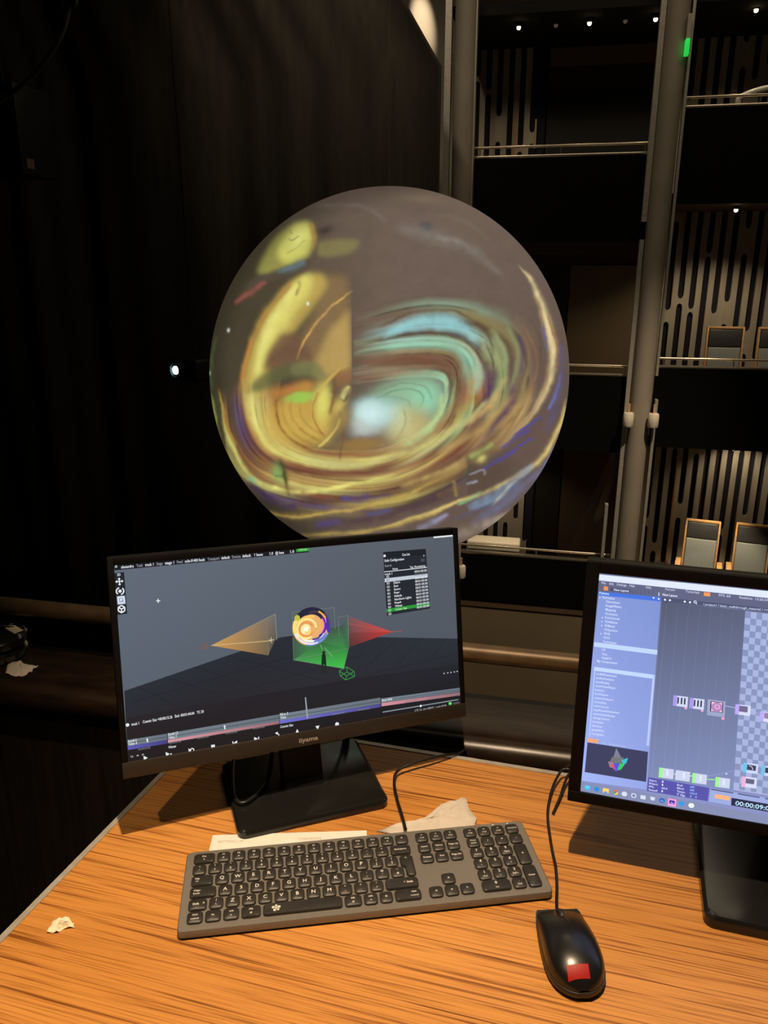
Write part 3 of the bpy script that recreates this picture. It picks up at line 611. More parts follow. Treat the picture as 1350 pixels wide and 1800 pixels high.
    # ---- warm left eye
    def eye():
        blob(528, 740, 62, 52, -8, (198, 162, 76), 0.95, 5); blob(500, 755, 30, 34, 0, (206, 176, 84), 0.6); blob(548, 760, 36, 26, 0, (206, 176, 86), 0.6)
        for k, (dx, c, a) in enumerate(((0, (128, 74, 42), .8), (10, (160, 112, 56), .5), (24, (152, 106, 54), .6), (40, (160, 118, 60), .5))):
            stroke([(490 + dx, 690), (486 + dx, 720), (494 + dx, 752 - k * 3), (516 + dx * .9, 780 - k * 7), (552 + dx * .6, 797 - k * 9)], 2.6, c, a)
        blob(508, 686, 36, 9, -12, (196, 128, 62), 0.75); blob(540, 682, 18, 12, 0, (200, 150, 70), .6)
        blob(528, 700, 27, 11, -8, (156, 196, 84), 0.95, 5)
        blob(568, 708, 16, 36, 4, (220, 214, 108), 0.95, 3); blob(597, 716, 10, 18, 22, (208, 186, 96), 0.9)
        stroke([(616, 643), (590, 656), (570, 678), (556, 708), (556, 740), (572, 768)], [2, 3, 3, 3.5, 3, 2], (204, 172, 88), 0.9)
        stroke([(560, 690), (550, 720), (556, 750), (572, 772)], 2, (150, 92, 48), .7)
        stroke([(604, 652), (588, 668), (588, 700), (580, 735)], 3.2, (124, 72, 46), 0.8)
        stroke([(600, 735), (588, 760), (572, 778), (556, 790)], 2.2, (226, 208, 112), .7)
        masked(lambda: blob(606, 664, 18, 12, -50, (142, 100, 66), 0.8, 3), seamL)
        stroke([(600, 706), (608, 690), (614, 680)], [3, 5, 3], (214, 204, 130), .9); stroke([(598, 700), (606, 706), (612, 694)], 1.6, (84, 76, 58), .8)
    eye()
    area([(438, 684), (452, 664), (480, 648), (510, 642), (516, 660), (484, 672), (456, 690)], (98, 98, 62), 0.85, 4); area([(512, 640), (545, 634), (566, 648), (572, 664), (540, 662), (514, 662)], (122, 122, 78), 0.8, 4)
    stroke([(470, 640), (500, 618), (530, 622), (548, 636)], [4, 10, 9, 4], (112, 84, 64), .7)
    # ---- bright core
    def core():
        blob(712, 700, 66, 36, -8, (146, 184, 150), 0.95, 5); blob(752, 704, 28, 30, -20, (150, 214, 178), 0.85)
        stroke([(640, 712), (680, 692), (720, 686), (744, 698), (738, 722)], 2, (96, 128, 108), 0.6); stroke([(660, 690), (700, 676), (745, 680), (762, 706)], 2, (112, 132, 104), 0.5); stroke([(650, 700), (690, 698), (716, 706), (722, 722)], 2, (104, 140, 122), .5)
        blob(662, 712, 44, 12, -4, (132, 176, 168), .8, 3)
        blob(720, 752, 42, 32, -25, (200, 184, 120), 0.85, 3); blob(700, 738, 22, 26, -10, (200, 208, 160), 0.8)
        blob(655, 728, 40, 26, -8, (184, 216, 206), 0.97, 4); blob(652, 730, 27, 18, -10, (206, 234, 236), 0.97)
        blob(622, 750, 26, 12, -12, (196, 208, 196), 0.85); blob(640, 758, 34, 10, -6, (188, 196, 190), .7)
        stroke([(708, 716), (712, 744), (696, 772), (664, 786)], 2, (168, 150, 100), .6)
        stroke([(778, 690), (776, 726), (748, 762), (704, 788)], [3, 8, 9, 6], (186, 210, 146), 0.85)
    masked(core, ss(600, 632, X0_ + 8 * vn(X0_ / 14, Y0_ / 14, 41)))
    blob(634, 784, 46, 14, -6, (156, 122, 66), 0.8, 4); stroke([(596, 726), (604, 750), (598, 790), (594, 815)], 2.2, (108, 84, 50), 0.55); blob(604, 738, 12, 20, 30, (168, 140, 84), 0.7)
    # ---- bright rims
    stroke([(903, 470), (930, 500), (953, 550), (967, 605), (967, 655), (948, 708), (916, 752), (878, 788)], [1, 3.5, 6.5, 7, 6, 5, 4, 2.5], (230, 210, 156), 0.97)
    stroke([(958, 552), (973, 600), (976, 652)], 2, (156, 92, 60), .7); stroke([(936, 520), (950, 560), (958, 610)], 2.4, (150, 118, 80), .6)
    stroke([(900, 560), (922, 610), (926, 650), (912, 700)], 4, (150, 132, 88), .7); stroke([(915, 570), (938, 620), (940, 660), (924, 705)], 3, (152, 112, 70), .6); stroke([(908, 590), (916, 620), (914, 660)], 3, (84, 66, 112), .6)
    stroke([(962, 640), (955, 690), (925, 740), (880, 785)], 3, (148, 100, 66), .6)
    stroke([(384, 690), (390, 740), (405, 790), (428, 831), (456, 857), (500, 869), (560, 868), (630, 856), (700, 838)], [1.5, 3, 4, 4.5, 5, 5, 4.5, 4, 3], (234, 228, 130), 0.97)
    blob(440, 850, 10, 4, 45, (150, 216, 170), .85)
    stroke([(370, 690), (378, 750), (394, 800), (420, 840)], 2.2, (176, 184, 86), .8); stroke([(383, 682), (392, 740), (412, 788)], 1.8, (200, 148, 66), .85)
    for q, wd, c, a in (([(880, 560), (905, 610), (905, 660), (882, 708), (840, 750)], 4, (140, 150, 104), .6), ([(890, 545), (918, 600), (920, 660), (896, 712), (850, 758)], 4, (100, 74, 76), .6), ([(905, 690), (872, 730), (828, 768), (770, 800)], 6, (190, 160, 96), .6), ([(930, 700), (890, 748), (840, 788), (790, 816)], 5, (112, 76, 60), .7), ([(945, 715), (905, 765), (850, 805), (790, 834)], 5, (156, 124, 76), .65), ([(960, 730), (920, 780), (870, 818)], 5, (98, 76, 80), .6), ([(860, 700), (830, 735), (790, 765), (740, 790)], 4, (206, 206, 132), .6)): stroke(q, wd, c, a)
    # ---- below the swirl
    stroke([(430, 850), (470, 884), (520, 900)], [3, 8, 5], (64, 42, 92), .8); stroke([(500, 890), (580, 888), (660, 876)], 7, (92, 62, 56), .7)
    stroke([(596, 885), (650, 878)], 5, (84, 78, 136), .75); stroke([(620, 890), (690, 876)], 4, (80, 70, 120), .6)
    stroke([(462, 902), (500, 914), (560, 911), (640, 896), (720, 873), (780, 846), (824, 818)], [3, 6, 6, 7, 8, 9, 4], (150, 120, 66), 0.8); stroke([(462, 903), (500, 915), (560, 912), (640, 897), (720, 874), (780, 846)], [1.5, 2.6, 2.6, 3, 3, 2], (196, 170, 90), 0.9)
    stroke([(540, 936), (620, 924), (700, 905), (770, 880), (810, 862)], 10, (80, 60, 64), .8); stroke([(548, 932), (600, 926)], 5, (80, 70, 128), .7); stroke([(640, 912), (690, 900)], 4, (84, 84, 140), .7)
    stroke([(522, 948), (600, 946), (680, 935), (750, 914), (800, 893)], [3, 4, 4, 4, 2], (182, 156, 84), .85)
    stroke([(700, 862), (760, 840), (812, 814)], 5, (196, 168, 98), .7); stroke([(730, 876), (790, 850), (822, 832)], 5, (104, 72, 52), .7); stroke([(770, 880), (815, 858)], 5, (120, 90, 56), .7)
    # ---- lower right: dark panel, blues and pale foot
    masked(lambda: blob(850, 840, 60, 40, -38, (90, 74, 62), .8, 4), X0_ > 824)
    for p_, wd in (([(862, 820), (910, 794)], 4), ([(848, 830), (892, 806)], 2.4), ([(880, 792), (934, 758)], 3), ([(902, 772), (955, 732)], 2.4), ([(900, 800), (940, 772)], 2)): stroke(p_, wd, (80, 72, 156), .85)
    stroke([(966, 722), (977, 692), (983, 655)], [2, 4, 2], (108, 122, 196), .85); stroke([(952, 570), (960, 620)], 2.4, (86, 78, 150), .6); stroke([(980, 600), (986, 650), (980, 710), (960, 765)], 6, (94, 84, 116), .7)
    stroke([(996, 700), (989, 742), (966, 792), (925, 834), (870, 864), (815, 886), (740, 914), (670, 936)], [2, 4, 4.5, 4.5, 4, 3.5, 3, 2], (214, 190, 116), .92)
    stroke([(808, 896), (832, 882), (852, 868)], 3.5, (134, 186, 140), .75); stroke([(800, 846), (806, 880)], 3, (170, 146, 80), .6)
    stroke([(946, 812), (905, 856), (862, 884), (826, 902)], [2, 10, 13, 7], (126, 148, 176), .88, 0); stroke([(985, 778), (960, 822), (920, 866), (880, 900), (830, 934)], [3, 6, 8, 9, 8], (110, 112, 142), .8)
    stroke([(925, 838), (897, 864), (868, 896)], 2.6, (182, 176, 146), .8); stroke([(880, 886), (848, 904), (800, 924)], 3.4, (84, 88, 112), .75); stroke([(938, 832), (900, 872)], 2.4, (76, 84, 120), .7)
    stroke([(910, 902), (862, 930), (815, 946), (790, 956)], [3, 8, 10, 8], (166, 152, 134), .75); stroke([(795, 910), (765, 924), (735, 940)], [3, 6, 5], (156, 156, 182), .75)
    blob(848, 810, 8, 6, -40, (210, 204, 118), .85); stroke([(828, 806), (846, 796), (868, 780)], 5, (164, 190, 108), .6); stroke([(826, 838), (850, 830), (853, 841)], 1.8, (160, 158, 172), .6); stroke([(824, 855), (842, 847)], 2.2, (176, 172, 190), .7)
    # ---- shadow figures
    stroke([(484, 812), (494, 836), (501, 866), (506, 880)], [4, 6, 4, 2], (42, 54, 36), .9); blob(482, 838, 9, 17, -10, (122, 172, 96), .8); stroke([(476, 842), (496, 842)], 1.4, (60, 90, 52), .6)
    stroke([(822, 800), (828, 822), (820, 850)], [3, 5, 3], (74, 84, 62), .55); stroke([(866, 752), (880, 766)], 1.8, (104, 120, 84), .7)
    # ---- top: faint pale bands
    stroke([(688, 412), (730, 418), (790, 432), (840, 458), (884, 494)], [8, 11, 13, 9, 4], (128, 120, 112), .65); stroke([(760, 424), (800, 432), (822, 446)], 4, (140, 132, 124), .5)
    stroke([(556, 374), (620, 374), (655, 380), (685, 402)], 4.5, (118, 106, 98), .5); blob(735, 362, 42, 9, 6, (128, 112, 90), .7); stroke([(760, 388), (810, 400), (856, 432)], 5, (112, 100, 86), .5)
    stroke([(384, 590), (374, 640), (371, 690)], 3, (84, 112, 62), .75); stroke([(376, 640), (378, 700), (392, 770)], 5, (72, 82, 52), .5)
    for x, y in ((404, 582), (367.5, 656), (543, 537)):
        d = np.hypot((X0_ - x) / 2.2, (Y0_ - y) / 3.0); mix(0.95 * np.exp(-d * d), (238, 246, 236))
    f_ = 1 + 0.09 * vn(X0_ / 26, Y0_ / 20, 31) + 0.06 * vn(X0_ / 8, Y0_ / 6, 32)
    limb = 1 - 0.42 * ss(0.86, 1.0, rad) * ss(0.1, 0.6, -u - v * 0.3 + 0.25)  # dark rim of the grazing projection, painted into the picture
    return np.clip(col * (f_ * limb)[:, None], 0, 3).reshape(H_, W_, 3)
NR, NS = 330, 840
th = np.concatenate([np.linspace(0, math.radians(88), NR), np.linspace(math.radians(90), math.radians(179.5), 40)])
ps = np.linspace(0, 2 * math.pi, NS, endpoint=False)
ax_f = -bc_dir; ax_r = Vector((1, 0, 0)); ax_r = (ax_r - ax_f * ax_r.dot(ax_f)).normalized(); ax_u = ax_f.cross(ax_r)
TH, PS = np.meshgrid(th, ps, indexing='ij'); TH = TH.ravel(); PS = PS.ravel()
loc = (np.sin(TH) * np.cos(PS))[:, None] * np.array(ax_r)[None] + (np.sin(TH) * np.sin(PS))[:, None] * np.array(ax_u)[None] + np.cos(TH)[:, None] * np.array(ax_f)[None]
k = DIST / (DIST - BR * np.cos(TH)); lim = math.cos(math.asin(min(1, BR / DIST)))   # the picture was laid out on the ball for the desk side
rho = np.where(TH < math.radians(88), np.sin(TH) * k * lim, 2 - np.sin(TH))
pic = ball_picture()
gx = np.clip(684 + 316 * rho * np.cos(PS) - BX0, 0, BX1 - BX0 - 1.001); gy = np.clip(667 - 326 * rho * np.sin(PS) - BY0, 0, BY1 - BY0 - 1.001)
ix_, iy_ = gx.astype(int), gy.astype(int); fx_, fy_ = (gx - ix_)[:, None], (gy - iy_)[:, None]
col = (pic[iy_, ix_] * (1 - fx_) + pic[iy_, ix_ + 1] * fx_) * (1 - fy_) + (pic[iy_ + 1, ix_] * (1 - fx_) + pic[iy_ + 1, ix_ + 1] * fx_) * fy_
me = bpy.data.meshes.new('ball_skin')
co = loc * BR; co[:, 2] *= 1.02
nr = len(th); idx = np.arange(nr * NS).reshape(nr, NS)
q = np.stack([idx[:-1], np.roll(idx[:-1], -1, 1), np.roll(idx[1:], -1, 1), idx[1:]], -1).reshape(-1, 4)
me.vertices.add(len(co)); me.vertices.foreach_set('co', co.ravel().astype(np.float32))
me.loops.add(q.size); me.loops.foreach_set('vertex_index', q.ravel().astype(np.int32))
me.polygons.add(len(q)); me.polygons.foreach_set('loop_start', np.arange(0, q.size, 4, dtype=np.int32))
me.polygons.foreach_set('use_smooth', np.ones(len(q), bool))
me.update(); me.validate()
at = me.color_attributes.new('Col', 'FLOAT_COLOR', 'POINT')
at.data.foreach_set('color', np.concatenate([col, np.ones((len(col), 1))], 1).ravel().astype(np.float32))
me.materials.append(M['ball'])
ball = empty('projection_ball', bc, 0, 'giant hanging ball with a projected swirl of coloured gas put in as its own glow', 'ball')
o = bpy.data.objects.new('ball_skin', me); COL.objects.link(o); o.parent = ball
MB().tube([(0, 0, BR * 1.02 - 0.01), (0, 0, 6.2 - bc.z)], 0.0012, 6).build('suspension_wire', 'strip', ball, 40)

# ------------------------------------------------------------------ the desk
EB = Vector((math.cos(math.radians(15.5)), -math.sin(math.radians(15.5)), 0)); EL = Vector((0.316, 0.949, 0))
C0 = Vector((-0.2817, 1.168, 0)); C1 = C0 + EB * 1.45; C3 = C0 - EL * 1.05; C2 = C1 - EL * 1.05
desk = empty('desk', (C0 + C2) / 2 + Vector((0, 0, -0.75)), -math.radians(15.5), 'wood laminate desk with grey edging under both monitors', 'desk')
iv = mw(desk).inverted()
poly = [(iv @ p) for p in (C3, C2, C1, C0)]
MB().prism([(p.x, p.y) for p in poly], 0.722, 0.75).build('desk_top', 'wood', desk)
def edging(a, b):
    d = (b - a).normalized(); n = Vector((-d.y, d.x, 0))
    v = []
    for p in (a, b):
        for o_, z in ((0.0, -0.029), (0.006, -0.029), (0.007, -0.004), (0.005, 0.0012), (-0.003, 0.0012), (-0.003, 0.0)): v.append(p + n * o_ + Vector((0, 0, z)))
    return mesh_obj('edge_strip', v, [(0, 1, 2, 3, 4, 5), (6, 7, 8, 9, 10, 11)] + [(i, (i + 1) % 6, 6 + (i + 1) % 6, 6 + i) for i in range(6)], 'edge', desk, world=True)
edging(C3, C0); edging(C0, C1); edging(C1, C2); edging(C2, C3)
for p, q in ((C0, (1, -1)), (C1, (-1, -1)), (C2, (-1, 1)), (C3, (1, 1))):
    c = iv @ (p + EB * (0.08 * q[0]) + EL * (0.08 * q[1]))
    MB().box(c.x - 0.025, c.x + 0.025, c.y - 0.025, c.y + 0.025, 0.0, 0.722).build('leg', 'tableleg', desk)

# ------------------------------------------------------------------ flat print on screens
class Print:                                               # coloured flat shapes laid on a screen plane
    def __init__(s, c, ex, up, nn, mpp): s.c, s.ex, s.up, s.nn, s.mpp = c, ex, up, nn, mpp; s.v = []; s.f = []; s.col = []; s.layer = 0; s.gain = 1.0
    def loc(s, p):
        d = on_plane(p[0], p[1], s.c, s.nn) - s.c; return (d.dot(s.ex), d.dot(s.up))
    def raw(s, pts, faces, cols):
        s.layer += 1; k = len(s.v); h = 0.0004 + 0.0000035 * s.layer
        s.v += [(x, y, h) for x, y in pts]; s.f += [[i + k for i in q] for q in faces]; s.col += cols
    def poly(s, px, c):
        cols = [lin(q) for q in c] if isinstance(c, list) else [lin(c)] * len(px)
        s.raw([s.loc(p) for p in px], [list(range(len(px)))], cols)
    def strip(s, a, b, t, c, c2=None):                     # top edge a-b in pixels, t pixels thick downwards
        A, B = s.loc(a), s.loc(b); d = t * s.mpp; c2 = c2 or c
        s.raw([A, B, (B[0], B[1] - d), (A[0], A[1] - d)], [[0, 1, 2, 3]], [lin(c), lin(c2), lin(c2), lin(c)])
    def line(s, a, b, t, c):
        A, B = Vector(s.loc(a)), Vector(s.loc(b)); d = (B - A).normalized(); n = Vector((-d.y, d.x)) * t * s.mpp / 2
        s.raw([tuple(A + n), tuple(B + n), tuple(B - n), tuple(A - n)], [[0, 1, 2, 3]], [lin(c)] * 4)
    def path(s, pts, t, c):
        for a, b in zip(pts, pts[1:]): s.line(a, b, t, c)
    def disc(s, p, r, c, n=20, r2=None, a0=0, a1=360):
        A = s.loc(p); r *= s.mpp
        if r2 is None: s.raw([(A[0] + r * math.cos(2 * math.pi * i / n), A[1] + r * math.sin(2 * math.pi * i / n)) for i in range(n)], [list(range(n))], [lin(c)] * n)
        else:
            r2 *= s.mpp; pts = []
            for i in range(n + 1):
                t = math.radians(a0 + (a1 - a0) * i / n); pts += [(A[0] + r * math.cos(t), A[1] + r * math.sin(t)), (A[0] + r2 * math.cos(t), A[1] + r2 * math.sin(t))]
            s.raw(pts, [[2 * i, 2 * i + 2, 2 * i + 3, 2 * i + 1] for i in range(n)], [lin(c)] * len(pts))
    def text(s, txt, a, b, h, c):                          # baseline from a to b in pixels, h = cap height in pixels
        v, f, wd = glyphs(txt); A, B = Vector(s.loc(a)), Vector(s.loc(b)); d = B - A; L = d.length; d.normalize(); n = Vector((-d.y, d.x))
        k = h * s.mpp / 0.70
        s.raw([tuple(A + d * (x / wd * L) + n * (y * k)) for x, y in v], f, [lin(c)] * len(v))
    def build(s, name, parent):
        root = parent.parent if parent.parent else parent
        iv = mw(root).inverted()
        me = bpy.data.meshes.new(name)
        me.from_pydata([tuple(iv @ (s.c + s.ex * x + s.up * y + s.nn * h)) for x, y, h in s.v], [], s.f)
        at = me.color_attributes.new('Col', 'FLOAT_COLOR', 'POINT')
        at.data.foreach_set('color', [q for c in s.col for q in (c[0] * s.gain, c[1] * s.gain, c[2] * s.gain, 1.0)])
        me.materials.append(M['screen']); o = bpy.data.objects.new(name, me); COL.objects.link(o); o.parent = parent
        return o
def axes(yaw, tilt, roll):
    ex = Vector((math.cos(yaw), math.sin(yaw), 0)); n = Vector((math.sin(yaw), -math.cos(yaw), 0)); ez = Vector((0, 0, 1))
    up = ez * math.cos(tilt) - n * math.sin(tilt); nn = n * math.cos(tilt) + ez * math.sin(tilt)
    return ex * math.cos(roll) + up * math.sin(roll), up * math.cos(roll) - ex * math.sin(roll), nn

class Panel:                                               # helper: meshes in the panel frame (x right, y up, d towards viewer)
    def __init__(s, root, c, ax): s.root = root; s.c = c; s.ex, s.up, s.nn = ax
    def put(s, mb, name, m, smooth=0, parent=None, **kw):
        v = [s.c + s.ex * p.x + s.up * p.y + s.nn * p.z for p in mb.v]
        iv = mw(s.root).inverted(); v = [iv @ q for q in v]
        return mesh_obj(name, v, mb.f, m, parent or s.root, smooth, **kw)

def monitor(root, c, ax, w, h, side, top, chin, thick, bezelmat, chinmat):
    P = Panel(root, c, ax); x0, x1 = -w / 2, w / 2
    P.put(MB().rbox(x0 - side, x1 + side, -chin, h + top, -thick * 0.45, -0.001, 0.003, 2), 'panel_body', 'black', 40)
    P.put(MB().rbox(x0 + 0.03, x1 - 0.03, 0.0, h - 0.02, -thick, -thick * 0.45, 0.012, 2), 'back_cover', 'black', 40)
    lip = 0.0022
    for nm, b in (('bezel_side', (x0 - side, x0, 0.0, h + top)), ('bezel_side', (x1, x1 + side, 0.0, h + top)), ('bezel_top', (x0, x1, h, h + top))):
        P.put(MB().rbox(b[0], b[1], b[2], b[3], -0.004, lip, 0.0012, 2), nm, bezelmat, 40)
    ch = P.put(MB().rbox(x0 - side, x1 + side, -chin, 0.0, -0.006, lip + 0.001, 0.0015, 2), 'chin', chinmat, 40)
    sc = P.put(MB().box(x0, x1, 0.0, h, -0.0015, 0.0001), 'screen', 'gloss')
    return P, ch, sc

# ---- left monitor
YB1 = math.radians(18.9)
m1 = empty('monitor', (-0.121, 0.9915, 0.0003), YB1, 'left monitor showing a grey 3D stage view with coloured cones', 'monitor', 'two monitors on the desk')
ax1 = axes(0.386, 0.237, -0.042); c1 = Vector((-0.107, 0.963, 0.111))
P1, chin1, scr1 = monitor(m1, c1, ax1, 0.476, 0.254, 0.008, 0.010, 0.021, 0.05, 'bezel', 'chin')
MB().prism(rrect(-0.106, 0.106, -0.089, 0.078, 0.012), 0.0, 0.012, 0.003).build('base_plate', 'gloss', m1, 40)
MB().add([(x, y, z) for z, a, b in ((0.011, -0.022, 0.014), (0.235, 0.036, 0.062)) for x, y in ((-0.028, a), (0.028, a), (0.028, b), (-0.028, b))], [(0, 3, 2, 1), (4, 5, 6, 7), (0, 1, 5, 4), (1, 2, 6, 5), (2, 3, 7, 6), (3, 0, 4, 7)]).build('neck', 'black', m1)
MB().rbox(-0.04, 0.04, 0.035, 0.068, 0.19, 0.25, 0.008, 2).build('tilt_joint', 'black', m1, 40)
def plabel(P, par, txt, x, y, hgt, d, wd, name, m):
    v, f, ww = glyphs(txt); k = hgt / 0.7; kx = (wd / ww) if wd else k
    return P.put(MB().add([(x + a * kx, y + b * k, d) for a, b in v], f), name, m, 0, par)
plabel(P1, chin1, 'iiyama', -0.013, -0.0145, 0.0062, 0.0034, 0.027, 'logo', 'logo')
mk = MB()
for i, x in enumerate((0.130, 0.152, 0.172, 0.192, 0.214)): mk.add([(x + a, -0.011 + b, 0.0034) for a, b in ((0, 0), (0.006, 0), (0.006, 0.0022), (0, 0.0022))], [(0, 1, 2, 3)])
P1.put(mk, 'button_marks', 'chin', 0, chin1)

p = Print(c1, *ax1, 0.476 / 598)
p.raw([(-0.238, 0), (0.238, 0), (0.238, 0.254), (-0.238, 0.254)], [[0, 1, 2, 3]], [lin((84, 94, 106)), lin((78, 86, 97)), lin((88, 94, 104)), lin((98, 108, 120))])
p.poly([(218.5, 1214.5), (494, 1120), (517, 1117), (804, 1122.5), (808.5, 1237), (225, 1339.5)], [(44, 48, 56), (42, 46, 54), (42, 46, 54), (46, 50, 58), (34, 34, 38), (40, 36, 38)])
for a, b in (((240, 1206), (330, 1250)), ((290, 1189), (410, 1232)), ((340, 1172), (470, 1214)), ((400, 1152), (560, 1195)), ((230, 1235), (560, 1140)), ((300, 1252), (640, 1150)), ((640, 1175), (700, 1122)), ((700, 1165), (740, 1123)), ((760, 1155), (785, 1122)), ((560, 1205), (800, 1150))): p.line(a, b, 0.8, (34, 36, 42))
p.poly([(221, 1262), (490, 1215), (640, 1190), (806, 1168), (808.5, 1237), (225, 1339.5)], [(42, 39, 43), (38, 36, 42), (38, 38, 44), (38, 40, 46), (30, 28, 32), (36, 31, 32)])
# menu bar
p.poly([(200, 994), (543, 963), (543, 970.5), (201, 1002.5)], (30, 31, 36))
WH = (232, 236, 240); GR = (150, 155, 162)
p.text('d3', (202, 998), (206, 997.5), 4, WH)
for t, a, b, c in (('alexandra', 213, 235, WH), ('Track', 240, 251, GR), ('track 1', 255, 270, WH), ('Stage', 275, 286, GR), ('stage 1', 290, 306, WH), ('Feed', 311, 321, GR), ('solis-01400 feeds', 325, 360, WH), ('Transport', 365, 386, GR), ('default', 389, 404, WH), ('Devices', 408, 423, GR), ('default', 426, 441, WH), ('? base', 447, 462, WH), ('1.0', 474, 480, WH), ('@ base', 484, 499, WH), ('1.0', 510, 517, WH)):
    yl = lambda x: 1000.4 - (x - 200) * 0.0915
    p.text(t, (a, yl(a)), (b, yl(b)), 4.6, c)
p.poly([(520, 962.5), (542.5, 960.5), (543.5, 968.5), (521, 970.5)], (52, 158, 58)); p.text('Hold op', (525, 968), (539, 966.7), 4, (170, 230, 170))
p.poly([(761.5, 941.5), (795, 938.5), (795.5, 943), (762, 946)], (226, 230, 236))
# tool bar
p.poly([(200.5, 1007.5), (218, 1005.5), (223.5, 1078.5), (206, 1081)], (36, 40, 48))
p.text('3D', (206, 1012.5), (212, 1012), 4, WH)
for a, b in (((203.5, 1022.5), (216, 1021.3)), ((209.3, 1016.5), (210.3, 1028))): p.line(a, b, 1.6, WH)
for t in ([(202.5, 1022.6), (205.5, 1019.6), (205.8, 1025)], [(217, 1021.2), (213.8, 1019), (214.1, 1024.2)], [(209.2, 1015), (206.6, 1018.4), (212, 1018)], [(210.4, 1029.5), (207.6, 1026.5), (212.9, 1026)]): p.poly(t, WH)
p.disc((211, 1039), 2.6, WH); p.disc((211, 1039), 6.6, WH, 10, 4.6, 100, 230); p.disc((211, 1039), 6.6, WH, 10, 4.6, -80, 50)
p.poly([(205, 1048), (219.5, 1046.5), (221, 1061.5), (206.5, 1063)], (150, 168, 190)); p.path([(207.5, 1050), (217.7, 1049), (218.7, 1059.4), (208.6, 1060.4), (207.5, 1050)], 2, WH); p.poly([(211, 1052.5), (216, 1052), (211.6, 1058)], WH)
hx = [(213.6 + 6.4 * math.sin(math.radians(60 * i)), 1070.5 - 6.4 * math.cos(math.radians(60 * i))) for i in range(7)]
p.path(hx, 2, WH)
for i in (1, 3, 5): p.line(hx[i], (213.6, 1070.5), 1.8, WH)
p.line((274.5, 1056.3), (281.5, 1055.7), 1.5, WH); p.line((277.7, 1052.5), (278.3, 1059.5), 1.5, WH)
# orange projector cone
p.poly([(371, 1134.5), (484, 1079), (486, 1119), (471, 1152)], [(200, 148, 84), (112, 112, 108), (92, 90, 84), (104, 92, 76)])
p.poly([(371, 1134.5), (468, 1092), (472, 1151)], [(206, 154, 86), (126, 116, 98), (112, 96, 72)])
p.line((371, 1134.5), (478, 1126), 1.4, (206, 178, 130)); p.line((371, 1134.5), (484, 1079), 0.8, (160, 146, 116)); p.path([(484, 1079), (486, 1125)], 1, (140, 142, 138)); p.path([(468, 1092), (472, 1151)], 0.8, (132, 124, 106))
p.line((472, 1125), (482, 1124.4), 1.2, (200, 190, 160)); p.line((476.4, 1120), (477.2, 1130), 1.2, (200, 190, 160))
p.disc((361, 1136), 6, (112, 96, 92)); p.disc((354, 1137), 4, (102, 96, 98))
# red projector cone
p.poly([(689.5, 1110.5), (611.5, 1083), (613.5, 1137.5)], [(208, 70, 64), (116, 88, 92), (96, 62, 64)]); p.poly([(689.5, 1110.5), (612, 1112), (613.5, 1137.5)], [(190, 60, 56), (104, 66, 68), (80, 52, 54)])
p.line((689, 1110.5), (706, 1109), 2, (140, 92, 92)); p.line((612, 1096), (689.5, 1110.5), 0.7, (196, 90, 84))
# green projector volume
p.poly([(516, 1160), (514, 1120), (600, 1100), (612, 1084), (612, 1140), (604, 1175)], [(62, 96, 72), (70, 86, 80), (66, 84, 76), (84, 106, 96), (60, 120, 72), (58, 176, 70)])
p.poly([(516, 1160), (562, 1128), (610, 1140), (604, 1175)], [(70, 150, 80), (56, 104, 66), (58, 138, 66), (64, 196, 76)])
for q in ([(513.5, 1076), (587, 1068), (589, 1106)], [(513.5, 1076), (516, 1160), (604, 1175)], [(592, 1086), (611.5, 1081.5), (613, 1137), (604, 1175)], [(516, 1160), (609, 1140)], [(594, 1088), (596, 1118)]): p.path(q, 0.7, (112, 142, 116))
p.line((563, 1133), (566, 1141), 1, (120, 200, 130)); p.line((570, 1138), (584, 1154), 0.9, (130, 190, 130))
for q in ([(596, 1179), (609, 1172), (622, 1180), (609, 1188), (596, 1179)], [(598, 1188), (607, 1195), (623, 1189), (622, 1180)], [(596, 1179), (598, 1188)], [(609, 1188), (607, 1195)], [(609, 1172), (610, 1181), (623, 1189)], [(598, 1188), (610, 1181)]): p.path(q, 1.0, (58, 160, 72))
for q in ([(565.5, 1150), (572, 1149.5), (573.5, 1168), (564.5, 1168)], [(565, 1167), (568, 1167), (567.5, 1184), (565, 1184)], [(570, 1167), (573, 1167), (573.5, 1183), (571, 1183)]): p.poly(q, (24, 46, 32))
p.disc((568.8, 1147), 3, (24, 46, 32), 10)
# picture ball on screen
def arcs(cx, cy, lst):
    for r, wd, c, a0, a1, ox, oy in lst: p.disc((cx + ox, cy + oy), r, c, 14, r - wd, a0, a1)
p.disc((547, 1101), 34, (236, 176, 110), 40)
arcs(547, 1101, [(34, 13, (40, 40, 62), 30, 158, 0, 0), (34, 9, (84, 66, 110), -20, 40, 0, 0), (33, 8, (250, 226, 120), 140, 215, 0, 0), (34, 8, (120, 150, 214), 250, 330, 0, 0), (27, 6, (235, 120, 190), -60, 30, 1, 0), (22, 4, (96, 40, 170), -70, 40, 6, -1), (26, 4, (250, 246, 236), 210, 330, 0, 2), (24, 5, (248, 200, 100), 60, 170, -4, 4), (19, 4, (255, 232, 150), 0, 300, -8, 4), (31, 3, (245, 235, 240), 195, 290, 0, 1), (20, 3, (70, 60, 160), 260, 330, 4, 4), (30, 3, (250, 180, 90), 5, 60, 0, 0), (14, 3, (240, 150, 80), 20, 330, -9, 5), (18, 4, (70, 60, 78), 60, 120, 4, -10)])
p.disc((537, 1106), 9, (255, 240, 180)); p.disc((541, 1110), 6, (252, 214, 120)); p.disc((538, 1106), 4, (255, 255, 230)); p.disc((522, 1086), 5, (200, 190, 70)); p.line((574, 1085), (577, 1112), 4, (70, 50, 190)); p.line((552, 1128), (572, 1119), 4, (110, 130, 210))
